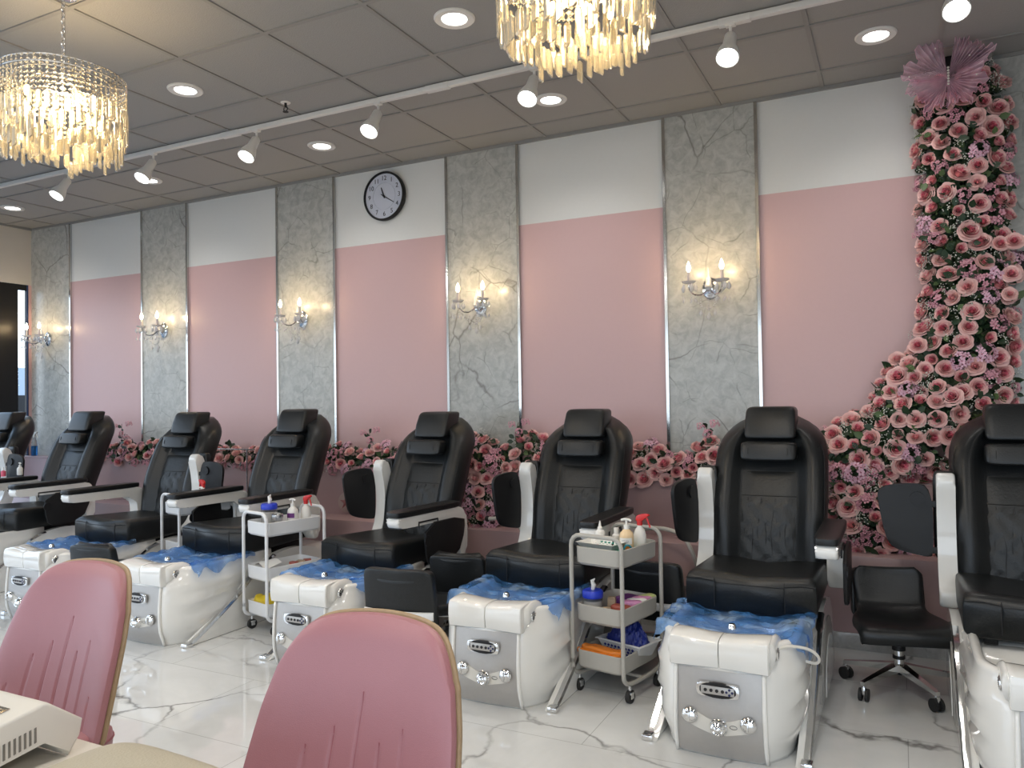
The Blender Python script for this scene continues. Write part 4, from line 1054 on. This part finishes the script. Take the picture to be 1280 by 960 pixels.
b.grid(pile, 110, 36, True, smooth=False); o = b.build('glove_pile', None, pl1(.03, .05, 2, .082), R(-18)); tag(o, 'heap of crumpled navy blue gloves filling the perforated basket', 'gloves'); o['kind'] = 'stuff'
b = MB(M['orangep']); b.cushion((0, 0, .012), (.125, .032, .014), .35, 28, 10, lambda p: Vector((p.x, p.y+.003*sin(60*p.x), p.z+.003*sin(80*p.x+40*p.y)))); b.cushion((.01, .005, .03), (.115, .028, .011), .4, 28, 10, lambda p: Vector((p.x, p.y, p.z+.003*sin(90*p.x))))
tag(b.build('orange_sleeves', None, pl1(-.02, -.13, 2, .054), R(-14)), 'glossy orange packaged sleeve lying at the front of the bottom tray', 'packet')
# white trolley (with red sprayer)
pl2, _ = trolley(-3.53, 3.80, -14, M['trolleyw'], 'white three-tier trolley with a yellow cloth on its bottom tray', .26, .42, .725)
lb_ = ' on the white trolley'
pump_bottle(pl2(.05, .03, 0), M['label'], 'white pump bottle with purple print'+lb_, 1.05, (M['purple'],), 0)
bpy.data.objects  # keep
sprayer(pl2(.06, .12, 0), 'white spray bottle with red trigger right of the white pump bottle', -.2)
canister(pl2(-.045, -.08, 0), 'wipes canister with a blue lid'+lb_, M['bluep'])
t = thing('metal_tin', 'round silver tin with a bow beside the blue-lidded canister', 'tin', pl2(.03, -.07, 0, .028))
MB(M['steel']).lathe([(0, 0), (.036, .001), (.037, .004), (.037, .040), (.034, .043), (0, .043)], 28).build('tin_body', t)
b = MB(M['label']); b.tube([(-.016, -.01, .046), (0, 0, .048), (.016, .01, .046)], .003, 6); b.tube([(-.016, .01, .046), (0, 0, .048), (.016, -.01, .046)], .003, 6); b.build('bow', t)
b = MB(M['pearlglass']); b.box((0, 0, .02), (.10, .24, .035), .004); tag(b.build('clear_box', None, pl2(.06, .06, 1, .02), R(-14)), 'clear plastic box on the middle tray of the white trolley', 'box')
for i in range(3):
    b = MB(M['brownp' if i % 2 == 0 else 'beigep']); b.box((0, 0, .012), (.05, .035, .024), .004); tag(b.build('small_packet', None, pl2(.07, .02+.05*i, 1, .06), R(20*i)), ['red-brown packet nearest the camera on the white trolley middle tray', 'kraft packet between two red-brown packets', 'red-brown packet farthest back on the white trolley middle tray'][i], 'packet')
b = MB(M['label']); b.grid(lambda u, v: (-.09+.12*u, -.16+.12*v, .07+.03*u*v+.02*sin(4*u)), 8, 8); tag(b.build('paper_sheet', None, pl2(0, 0, 1), R(-14)), 'white folded paper leaning out of the white trolley middle tray', 'paper')
b = MB(M['yellow']); b.cushion((0, 0, .05), (.075, .06, .05), .8, 26, 14, lambda p: Vector((p.x+.01*sin(60*p.y), p.y+.01*sin(70*p.x), p.z+.010*sin(90*p.x+40*p.y)))); tag(b.build('yellow_cloth', None, pl2(-.06, -.1, 2), R(10)), 'crumpled yellow cloth on the bottom tray of the white trolley', 'cloth')
# third trolley, white, behind the armrest
pl3, _ = trolley(-4.60, 4.07, -14, M['trolleyw'], 'white trolley mostly hidden behind the armrest left of the other white trolley', .26, .42, .76)
pump_bottle(pl3(.0, .02, 0), M['cream'], 'small peach pump bottle on the half-hidden white trolley', .85)
pump_bottle(pl3(.07, .0, 0), M['label'], 'small white pump bottle right of the peach pump bottle', .75)
sprayer(pl3(-.045, .06, 0), 'red-headed spray bottle beside the peach pump bottle', 2.9)
t = thing('metal_tin', 'small silver tin on the middle tray of the half-hidden white trolley', 'tin', pl3(.04, -.1, 1))
MB(M['steel']).lathe([(0, 0), (.032, .001), (.033, .05), (0, .052)], 24).build('tin_body', t)
# bottles at the far left on the armrest tray
pump_bottle((-6.845, 4.14, .829), M['label'], 'small white pump bottle standing on the armrest at the far left', .72)
t = thing('nail_bottle', 'small red and white bottle beside the white pump bottle at the far left', 'bottle', (-6.845, 4.00, .829))
MB(M['redlabel']).lathe([(0, 0), (.018, .001), (.019, .03), (.019, .045), (.008, .052)], 18).build('bottle_body', t); MB(M['label']).lathe([(.008, .05), (.006, .07), (.002, .082), (0, .083)], 12).build('nozzle', t)
# blue cleaner on the ledge
sprayer((at(43, 572, 5.09).x, 5.09, LED-.002), 'clear spray bottle of blue cleaner standing on the pink ledge at the far left', 0, M['pearlglass'], .20, M['label'])
fl_ = MB(M['bluefluid']).lathe([(0, .003), (.027, .004), (.029, .01), (.029, .105), (0, .106)], 22).build('blue_liquid', [o for o in COL.objects if o.name.startswith('spray_bottle') and not o.parent][-1])
t = thing('cleaner_fill', '', '') if False else None
# ================================================================== PINK CLIENT CHAIRS
def pink_chair(x, y, rot, label):
    t = thing('client_chair', label, 'chair', (x, y, 0), R(rot), 'pink vinyl client chairs at the nail desk')
    # faces -y (desk). backrest outline
    def hw(v):  # half width over height 0..1
        w = .272-.020*v-.038*v*v
        if v < .10: w *= .80+2*v
        return w
    def cen(v, z0=.44, z1=.930): z = z0+(z1-z0)*v; return .215+.115*v+.030*v*v, z
    def front(u, v, d=0):
        s = 2*u-1; drop = .020*s*s+.068*abs(s)**9
        v2 = v*(1-drop/.49); y_, z_ = cen(v2); w = hw(v2)*(1-.035*sm(.70, 1, v)-.03*sm(.93, 1, v)); wrap = .070*s*s*(1-.35*v)
        edge = (1-abs(s)**6)*(1-max(0, (v-.9)/.1)**3)*min(1, v/.05)
        g = 0
        if v < .72:
            for k, (uc, vt) in enumerate(SEAMS):
                if v < vt: g += .0048*math.exp(-((u-uc)/.007)**2)*min(1, (vt-v)/.04)
        return Vector((s*w, y_-wrap-.020*edge-.018+g-d, z_))
    SEAMS = [(.14, .30), (.26, .47), (.38, .55), (.50, .70), (.62, .52), (.74, .60), (.86, .33)]
    b = MB(M['pinkvinyl']); NU, NV = 110, 44
    b.grid(lambda u, v: front(u, v), NU, NV)
    b.grid(lambda u, v: front(u, v) + Vector((0, .020*(1-(abs(2*u-1))**6)*0+.022, 0)) , NU, NV)
    # close the rim
    rim = [(0, i/NV) for i in range(NV+1)]+[(i/40, 1) for i in range(1, 41)]+[(1, 1-i/NV) for i in range(1, NV+1)]
    def rimstrip(d0, d1, out, mb):
        o = len(mb.v)
        for u, v in rim:
            p = front(u, v); mb.v.append(tuple(p+Vector((0, d0, 0)))); c = Vector((0, p.y, .66)); q = (Vector((p.x, 0, p.z))-Vector((0, 0, .66))).normalized()*out; mb.v.append(tuple(p+Vector((0, (d0+d1)/2, 0))+q)); mb.v.append(tuple(p+Vector((0, d1, 0))))
        for i in range(len(rim)-1):
            a = o+3*i; mb.face((a, a+3, a+4, a+1)); mb.face((a+1, a+4, a+5, a+2))
    rimstrip(0, .022, .004, b)
    bk = b.build('backrest', t, sharp=False)
    b = MB(M['pinkseam'])
    for uc, vt in SEAMS:
        b.tube([front(uc, vt*i/16, -.0005) for i in range(1, 17)], .0016, 5)
    b.build('stitching', bk)
    b = MB(M['wood']); b.grid(lambda u, v: front(u, v)+Vector((0, .024, 0)), 30, NV); b.grid(lambda u, v: front(u, v)+Vector((0, .040, 0)), 30, NV); rimstrip(.024, .040, .003, b)
    b.tube([front(u, v)+Vector((0, .032, 0)) for u, v in rim], .007, 8)
    b.build('plywood_shell', t, sharp=False)
    b = MB(M['pinkvinyl']); b.cushion((0, .02, .455), (.255, .25, .045), .38, 40, 14, lambda p: Vector((p.x*(1-.10*sm(-.25, .25, p.y)*0), p.y, p.z+.02*(p.x/.25)**2)))
    st = b.build('seat', t, sharp=False)
    b = MB(M['pinkseam']); b.tube([(.256*math.copysign(abs(cos(a))**.38, cos(a)), .02+.251*math.copysign(abs(sin(a))**.38, sin(a)), .455+.02) for a in [i*PI/30 for i in range(60)]], .002, 5, True); b.build('seat_piping', st)
    b = MB(M['wood']); b.box((0, .03, .402), (.40, .40, .02), .008); b.build('seat_base', t)
    for sx_ in (-1, 1):
        for sy_ in (-1, 1):
            b = MB(M['wood']); b.cyl((sx_*.16, .03+sy_*.15, .40), (sx_*.23, .03+sy_*.22, 0), .018, .011, 14); b.build('leg', t)
pink_chair(-1.06, 1.12, 2, 'pink vinyl chair back with pale wooden edge at the bottom centre')
pink_chair(-2.26, 1.255, 0, 'pink vinyl chair at the left behind the white device on the desk')

# ================================================================== NAIL DESK
t = thing('nail_desk', 'pale laminate nail desk at the bottom left corner', 'desk', (-1.95, .72, 0))
b = MB(M['desk']); b.box((0, 0, .725), (1.75, .64, .03), .008); b.build('desktop', t)
for s in (-1, 1): MB(M['desk']).box((s*.80, -.09, .355), (.03, .36, .71), .004).build('side_panel', t)
MB(M['desk']).box((0, -.20, .45), (1.57, .02, .50), .003).build('modesty_panel', t)
b = MB(M['khaki'])
b.cushion((0, 0, .036), (.185, .115, .036), .42, 48, 18, lambda p: Vector((p.x, p.y, p.z-.10*p.x*p.x-.2*(p.y**2)))); 
c = tag(b.build('arm_cushion', None, (-1.145, .865, .742), R(-3), sharp=False), 'khaki vinyl hand rest cushion lying on the nail desk', 'cushion')
b = MB(M['pinkseam']);
# UV / dust device
t = thing('nail_device', 'off-white chevron-shaped device with grey plate and side vents on the nail desk', 'nail device', (-1.46, 0, 0))
prof = [(.976, .741), (1.0, .772), (1.006, .802), (.936, .857), (.925, .858), (.60, .812), (.595, .745), (.62, .742), (.925, .790), (.932, .789)]
b = MB(M['device']); b.prism(prof, 0, -.42, 0, .006); b.build('housing', t)
sl = math.atan2(.046, .325)
rx_ = Matrix.Rotation(sl, 4, 'X')
b = MB(M['screen']); b.box((-.20, .785, .8395), (.30, .20, .006), .0015, rot=rx_); gp = b.build('grey_plate', t)
b = MB(M['chrome']); b.box((-.20, .785, .8385), (.314, .214, .005), .0015, rot=rx_); b.build('plate_rim', t)
b = MB(M['ink']); text_mesh('HH', .030, Matrix.Translation((-.13, .83, .850)) @ rx_ @ Matrix.Rotation(R(0), 4, 'Z'), b); b.build('lettering', gp)
b = MB(M['screen'])
for k in range(24): b.prism([(.908-.0095*k, .791-.0015*k), (.912-.0095*k, .792-.0015*k), (.912-.0095*k, .820-.0013*k), (.908-.0095*k, .819-.0013*k)], 0, -.002, .0012)
b.build('vent_slots', t)

# ================================================================== FLOWERS
def petal(mb, c, up_, out, w, h, curl, cup, mi):
    side = up_.cross(out).normalized(); o = len(mb.v); nu, nv = 4, 3
    for j in range(nv+1):
        v = j/nv
        for i in range(nu+1):
            s = i/nu*2-1; ww = w*(.45+.75*v-.25*v*v)*(1 if j < nv else .8)
            mb.v.append(tuple(c + side*(s*ww) + up_*(h*v*(1-.10*s*s)) + out*(curl*v*v*v - cup*s*s*w + .25*curl*v)))
    mb.cur = mi
    for j in range(nv):
        for i in range(nu): a = o+j*(nu+1)+i; mb.face((a, a+1, a+nu+2, a+nu+1))
def rose_mesh(name, openk, mats, seed, R0=.052):
    # nested cups of overlapping petals round +z ; every petal has a paler rim
    rnd = random.Random(seed); mb = MB(*mats); K = R0/.052
    layers = [(2, .006, .036, 95, .000, 2, 2), (3, .012, .038, 72, .001, 2, 1), (3, .019, .038, 70, .003, 2, 0), (4, .026, .037, 60, .005, 1, 0), (4, .034, .034, 60, .007*openk, 1, 0), (5, .041, .027, 52, .009*openk, 0, 0), (5, .045, .014, 50, .010*openk, 0, 0)]
    if openk < .6: layers = layers[:5]
    for k0, (n, r, H_, half, curl, mi, mo) in enumerate(layers):
        for k in range(n):
            a0 = 2*PI*(k+k0*.41)/n+rnd.uniform(-.15, .15); hh = H_*rnd.uniform(.85, 1.12); o = len(mb.v); nu, nv = 6, 5; rk = rnd.uniform(.90, 1.06); tw = rnd.uniform(-.1, .1)
            for j in range(nv+1):
                v = j/nv
                for i in range(nu+1):
                    s = i/nu*2-1; tip = (1-.22*s*s*v-.10*abs(s)**4)
                    an = a0+R(half)*s*(.55+.60*v-.22*v*v)+tw*v
                    rad = r*rk*(.30+.70*v**.55)*(1-.10*abs(s)**3)+curl*v**4*(1-.5*s*s)+.0016*sin(3*s+3*k)*v
                    z = -.010+(hh+.010)*v*tip-curl*.9*v**6*(1-.4*s*s)
                    mb.v.append((rad*cos(an)*K, rad*sin(an)*K, z*K))
            for j in range(nv):
                mb.cur = mo if j >= nv-1 else mi
                for i in range(nu): a = o+j*(nu+1)+i; mb.face((a, a+1, a+nu+2, a+nu+1))
    mb.cur = 2; mb.ball((0, 0, .018*K), .005*K, (1, 1, 2.4), 8, 5)
    mb.cur = 3
    mb.lathe([(0, -.030*K), (.012*K, -.022*K), (.022*K, -.012*K), (.030*K, -.006*K)], 8)
    for k in range(5):
        a = 2*PI*k/5; out = Vector((cos(a), sin(a), 0)); petal(mb, out*.012*K-Vector((0, 0, .012)), (out*.95-Vector((0, 0, .1))).normalized(), Vector((0, 0, -1)), .006, .034*K, -.004, 0, 3)
    return mb.mesh(name)
RM = (M['rose_out'], M['rose_mid'], M['rose_in'], M['leaf2'])
RM2 = (M['rose_out'], M['rose_out'], M['rose_mid'], M['leaf2'])
ROSES = [rose_mesh('open_rose', 1.0, RM, 1, .058), rose_mesh('half_open_rose', .75, RM, 2, .056), rose_mesh('pale_rose', .85, RM2, 3, .055), rose_mesh('rose_bud', .45, RM, 4, .054)]
def floret(mb, c, n, s, m0, m1):
    q = n.to_track_quat('Z', 'Y')
    for k in range(5):
        a = 2*PI*k/5; o = len(mb.v)
        for (x_, y_, z_) in ((.15, 0, 0), (.6, .36, .12), (1, .22, .22), (1, -.22, .22), (.6, -.36, .12)):
            p = Vector((x_*cos(a)-y_*sin(a), x_*sin(a)+y_*cos(a), z_))*s; mb.v.append(tuple(c+q @ p))
        mb.cur = m0; mb.face([o+i for i in range(5)], False)
    mb.cur = m1; o = len(mb.v)
    for k in range(5): mb.v.append(tuple(c+q @ Vector((.22*s*cos(k*2*PI/5), .22*s*sin(k*2*PI/5), .06*s))))
    mb.face([o+i for i in range(5)], False)
def blossom_mesh(name, m, seed, n=20, r=.05):
    rnd = random.Random(seed); mb = MB(m, M['blossomc'], M['stemg'])
    for k in range(n):
        z = rnd.uniform(.0, 1); a = k*2.4; rr_ = math.sqrt(1-z*z); d = Vector((rr_*cos(a), rr_*sin(a), z))
        floret(mb, d*r*rnd.uniform(.75, 1.1), (d+Vector((0, 0, .3))).normalized(), r*.34, 0, 1)
    mb.cur = 2
    for k in range(5): a = k*1.3; mb.tube([(0, 0, -.03), (r*.7*cos(a), r*.7*sin(a), r*.4)], .0015, 4)
    return mb.mesh(name)
BLOS = [blossom_mesh('blossom_cluster', M['blossom'], 1), blossom_mesh('lilac_cluster', M['blossom2'], 2, 22, .055), blossom_mesh('blossom_cluster', M['blossom'], 5, 14, .040)]
def gyp_mesh(seed):
    rnd = random.Random(seed); mb = MB(M['gyp'], M['stemg'])
    for k in range(26):
        d = Vector((rnd.gauss(0, 1), rnd.gauss(0, 1), abs(rnd.gauss(.4, .8)))).normalized()*rnd.uniform(.02, .055); mb.m(0).ico(d, .0038)
    mb.cur = 1
    for k in range(6): d = Vector((rnd.gauss(0, 1), rnd.gauss(0, 1), 1)).normalized()*.04; mb.tube([(0, 0, -.02), d], .0008, 3)
    return mb.mesh('baby_breath')
GYP = [gyp_mesh(1), gyp_mesh(2)]
def leaf(mb, c, d, n, s, mi):
    side = d.cross(n).normalized(); o = len(mb.v)
    for (a, b_, z_) in ((0, 0, 0), (.3, .30, .05), (.65, .30, .03), (1, 0, -.10), (.65, -.30, .03), (.3, -.30, .05), (.5, 0, -.05)): mb.v.append(tuple(c+d*a*s+side*b_*s+n*z_*s))
    mb.cur = mi
    for q in ((0, 1, 6), (1, 2, 6), (2, 3, 6), (3, 4, 6), (4, 5, 6), (5, 0, 6)): mb.face([o+i for i in q])
def arrangement(label, region, seed, nrose, nblos, ngyp, nleaf, cat='flower arrangement', rose_gap=.076, group='artificial rose arrangements along the ledge', rtypes=(0, 1, 2, 3), name='flower_garland', btypes=(0, 1, 2), sc=1.):
    """region(rnd) -> (point on the front surface, outward normal) ; depth goes inwards"""
    rnd = random.Random(seed); p0, _ = region(random.Random(seed)); base = Vector((round(p0.x, 2), round(p0.y, 2), round(p0.z, 2)))
    t = thing(name, label, cat, base, 0, group); placed = []
    def put(me, nm, n, gap, lift, smin, smax, tries=60):
        c = 0
        for _ in range(n*tries):
            if c >= n: break
            p, nr = region(rnd); p = p+nr*lift
            if any((p-q).length < (gap+g)/2 for q, g in placed): continue
            placed.append((p, gap)); m_ = rnd.choice(me); o = bpy.data.objects.new(nm, m_); COL.objects.link(o); o.parent = t
            d = (nr+Vector((rnd.uniform(-.5, .5), rnd.uniform(-.2, .2), rnd.uniform(-.2, .6)))).normalized()
            qq = d.to_track_quat('Z', 'Y').to_euler(); o.rotation_euler = qq; o.location = p-base; s = rnd.uniform(smin, smax)*(sc if name == 'flower_garland' else 1); o.scale = (s, s, s); c += 1
        return c
    a = put([ROSES[i] for i in rtypes], 'rose', min(nrose, 99), rose_gap, .0, .84, 1.10)
    b_ = put([BLOS[i] for i in btypes], 'blossom_cluster', nblos, rose_gap*.8, -.005, .85, 1.2)
    c_ = put(GYP, 'baby_breath', ngyp, rose_gap*.55, .005, .8, 1.1)
    mb = MB(M['leaf'], M['leaf2'], M['stemg'])
    for k in range(nleaf):
        p, nr = region(rnd); p = p-base-nr*(rnd.uniform(.012, .10) if rnd.random() < .93 else rnd.uniform(-.03, 0))
        d = (nr*rnd.uniform(.1, .9)+Vector((rnd.gauss(0, .7), 0*rnd.random(), rnd.gauss(0, .7)))).normalized(); n2 = (nr+Vector((rnd.gauss(0, .4), rnd.gauss(0, .3), rnd.gauss(0, .4)))).normalized()
        if abs(d.dot(n2)) > .95: continue
        n2 = (n2-d*n2.dot(d)).normalized(); leaf(mb, p, d, n2, rnd.uniform(.035, .065), 0 if rnd.random() < .85 else 1)
    o = mb.build('foliage', t, sharp=False); o['kind'] = 'stuff'
    return t
def trough(x0, x1, top=.12, low=.02):
    # mound that fills the trough and spills a little over the ledge
    def reg(rnd):
        x_ = rnd.uniform(x0, x1); a = rnd.uniform(-.05, .50)*PI; hx = top*(.75+.5*math.sin(x_*7.3)**2)
        y_ = 5.070-.085*cos(a); z_ = LED-low+max(0, sin(a))*hx+(-.035 if a < 0 else 0)+.03
        return Vector((x_, y_, z_)), Vector((rnd.uniform(-.3, .3), -max(.45, cos(a)), .15+sin(a)*.6)).normalized()
    return reg
arrangement('dusty pink flowers in the ledge trough between the two leftmost full pedicure chairs', trough(-7.05, -5.92, .15, .02), 11, 20, 20, 0, 420, rtypes=(1, 2, 2), btypes=(0, 2), sc=.82)
arrangement('dusty pink flowers in the trough left of the chair beside the white trolley', trough(-5.90, -4.75, .10), 12, 24, 20, 2, 420, rtypes=(1, 2, 2), btypes=(0, 2), sc=.82)
arrangement('blossom-heavy flowers in the trough above the starfish medallion', trough(-4.72, -3.45, .13), 13, 24, 40, 2, 460, rtypes=(1, 2, 3), btypes=(0, 0, 1, 2), sc=.82)
arrangement('small stretch of flowers in the trough behind the middle pedicure chair', trough(-3.43, -2.90, .08), 14, 8, 8, 1, 160)
arrangement('tall flowers in the trough above the hanging cascade in the middle', trough(-2.88, -1.98, .20), 15, 26, 26, 6, 460)
arrangement('rose and blossom flowers in the trough left of the front-facing chair', trough(-1.96, -1.22, .15), 16, 22, 20, 8, 420)
arrangement('rose flowers in the trough just behind the front-facing chair', trough(-1.20, -.78, .17), 17, 14, 8, 5, 220)
def strip(pts, seed0=0, back=5.14, deep=.14):
    """pts: (x, z, half width) down the middle of a hanging or climbing bundle"""
    seg = []; tot = 0
    for a, b_ in zip(pts, pts[1:]):
        L_ = math.dist(a[:2], b_[:2])*(a[2]+b_[2])/2; seg.append((tot, tot+L_, a, b_)); tot += L_
    def reg(rnd):
        r = rnd.uniform(0, tot)
        for s0, s1, a, b_ in seg:
            if s0 <= r <= s1: break
        k = rnd.random(); x_, z_, w = [a[i]*(1-k)+b_[i]*k for i in range(3)]; s = rnd.uniform(-1, 1)
        dx, dz = b_[0]-a[0], b_[1]-a[1]; L_ = math.hypot(dx, dz) or 1; nx, nz = -dz/L_, dx/L_
        ww = s*w; dep = deep*min(1, w/.16)*math.sqrt(max(0, 1-s*s))
        return Vector((x_+nx*ww, back-.03-dep, z_+nz*ww)), Vector((nx*s*.9, -.35-math.sqrt(max(0, 1-s*s)), nz*s*.9+.1)).normalized()
    return reg
px = lambda x_, y_, w_=None: (lambda p: (p.x, p.z))(at(x_, y_, 5.03))
def PX(lst, sc=4.75/971): return [(*px(a, b_), w*sc) for a, b_, w in lst]
arrangement('tall column of pink roses climbing the marble strip at the right', strip(PX([(1190, 100, 40), (1203, 130, 45), (1205, 200, 46), (1205, 270, 44), (1210, 330, 45), (1212, 380, 44), (1205, 430, 50), (1190, 500, 62)]), back=5.145, deep=.17), 21, 99, 40, 40, 3200, rose_gap=.082, group='pink rose bundles at the right', name='rose_column')
arrangement('wide bank of pink roses spilling left from the foot of the rose column', strip(PX([(1190, 495, 75), (1150, 535, 62), (1110, 555, 46), (1060, 562, 36), (1036, 566, 26)]), back=5.10, deep=.18), 22, 90, 30, 30, 1700, rose_gap=.080, group='pink rose bundles at the right', name='rose_bank')
arrangement('hanging bundle of roses and white blooms over the ledge beside the black stool', strip(PX([(1072, 585, 30), (1078, 625, 34), (1088, 670, 30), (1095, 705, 20)]), back=4.99, deep=.12), 23, 15, 16, 16, 420, group='hanging flower cascades', name='flower_cascade')
arrangement('hanging bundle of lilac flowers low on the ledge at the right by the last chair', strip(PX([(1140, 660, 20), (1160, 700, 18), (1165, 730, 12)]), back=4.99, deep=.10), 25, 2, 10, 2, 140, group='hanging flower cascades', name='flower_cascade')
arrangement('hanging cascade of roses and lilac flowers between the two central pedicure chairs', strip(PX([(618, 572, 36), (612, 600, 34), (606, 640, 34), (604, 690, 26), (616, 715, 14)]), back=4.985, deep=.14), 24, 22, 34, 10, 700, group='hanging flower cascades', name='flower_cascade')
# sprigs that stand clear of the column
def sprig(lst, label, me, nm):
    base = at(lst[0][0], lst[0][1], 5.0); t = thing('flower_sprig', label, 'flower sprig', base, 0)
    b = MB(M['stemg'], M['leaf'])
    tip = at(lst[1][0], lst[1][1], 4.95)-base; b.tube([(0, .08, 0), tip*.5+Vector((0, 0, .01)), tip], .0025, 5)
    rnd = random.Random(int(lst[0][0]))
    for k in range(5): c = tip*(.25+.15*k); leaf(b, c, Vector((rnd.uniform(-1, 1), -.3, rnd.uniform(-.6, .8))).normalized(), Vector((0, -1, .2)).normalized(), .05, 1)
    b.build('stem', t, sharp=False)
    for p_, m_, s in me:
        o = bpy.data.objects.new(nm, m_); COL.objects.link(o); o.parent = t; o.location = at(p_[0], p_[1], 4.94)-base; o.rotation_euler = Vector((rnd.uniform(-.4, .4), -1, .3)).to_track_quat('Z', 'Y').to_euler(); o.scale = (s*.82, s*.82, s*.82)
sprig(((1165, 480), (1128, 505)), 'pair of roses reaching left of the column above the rose bank', [((1148, 432), ROSES[1], 1.1), ((1156, 462), ROSES[0], .95), ((1126, 497), ROSES[2], 1.1), ((1150, 490), ROSES[1], 1)], 'rose')
sprig(((1235, 310), (1264, 345)), 'roses reaching right of the column by the black wall object', [((1250, 305), ROSES[1], 1.0), ((1268, 302), ROSES[1], 1.1), ((1264, 343), ROSES[0], 1.0), ((1262, 368), ROSES[2], .9)], 'rose')
sprig(((1165, 300), (1145, 296)), 'small dusty blossom sprig sticking out left of the rose column', [((1144, 295), BLOS[2], .6), ((1168, 298), BLOS[0], .9)], 'blossom_cluster')
for i, (a, c, l_) in enumerate((((1255, 405), (1258, 392), 'x'),)): pass
for (a, c, l_) in (((640, 560), (648, 528), 'tall pink blossom sprig above the middle cascade'), ((882, 560), (884, 530), 'tall blossom sprig just left of the front-facing chair head'), ((152, 560), (152, 530), 'tall blossom sprig above the trough at the left'), ((462, 560), (462, 538), 'tall blossom sprig above the starfish trough')):
    sprig((a, c), l_, [((c[0]-8, c[1]+3), BLOS[2], .8), ((c[0]+9, c[1]), BLOS[2], .9), ((c[0], c[1]+12), BLOS[0], .7)], 'blossom_cluster')

# grey metal box behind the bow and the tulle butterfly
t = thing('wall_unit', 'grey metal unit under the ceiling behind the butterfly bow', 'speaker', (at(1207, 80, 5.10).x, 5.10, at(1207, 82, 5.10).z))
b = MB(M['steel']); b.box((0, 0, 0), (.26, .11, .20), .02, 3); b.build('housing', t)
b = MB(M['blackplastic']); b.box((0, -.058, 0), (.21, .006, .155), .01); b.box((.10, -.02, .125), (.08, .08, .03), .004); b.build('front_grille', t)
cpt = at(1185, 97, 4.86)
t = thing('butterfly_bow', 'large sheer pink tulle butterfly bow at the top of the rose column', 'bow', cpt)
def wing(name, ox, oy, tip_ang0, tip_ang1, rad, seed):
    rnd = random.Random(seed); b = MB(M['tulle'])
    def fn(u, v):
        a = tip_ang0+(tip_ang1-tip_ang0)*u; rr_ = rad*(1+.10*sin(9*a+seed)+.08*sin(17*a))*v
        pl_ = .028*sin(24*PI*u)*v
        return (ox+rr_*cos(a), oy+pl_-.08*v*v+.05*sin(PI*u)*v, rr_*sin(a))
    b.grid(fn, 96, 10); o = b.build(name, t, sharp=False)
    c = MB(M['blossom2']); c.tube([fn(i/96, 1) for i in range(97)], .0012, 4); c.build('wing_edge', o)
wing('upper_wing', 0, 0, R(98), R(190), .215, 1); wing('lower_wing', 0, .01, R(180), R(262), .185, 2)
wing('upper_wing', 0, 0, R(10), R(80), .215, 3); wing('lower_wing', 0, .01, R(-95), R(12), .17, 4)
b = MB(M['gyp']); [b.ico((0, -.03, .045-.015*k), .007) for k in range(7)]; b.build('bead_body', t)
b = MB(M['gyp'])
for (x_, z_) in ((.10, .08), (-.19, .02), (.13, -.03), (-.06, .15)): b.ico((x_, -.06, z_), .005)
b.build('bead', t)
# thin metal rack by the trough
b = MB(M['steel']); a = at(268, 561, 4.9); c = at(318, 560, 4.9); d = at(309, 592, 4.9)
b.tube([(a.x, 4.9, a.z), (c.x, 4.9, a.z)], .006, 8); b.tube([(d.x, 4.9, a.z), (d.x, 4.9, .52)], .007, 8); tag(b.build('metal_rail'), 'thin grey metal rail in front of the flowers right of the raised armrest', 'rail')
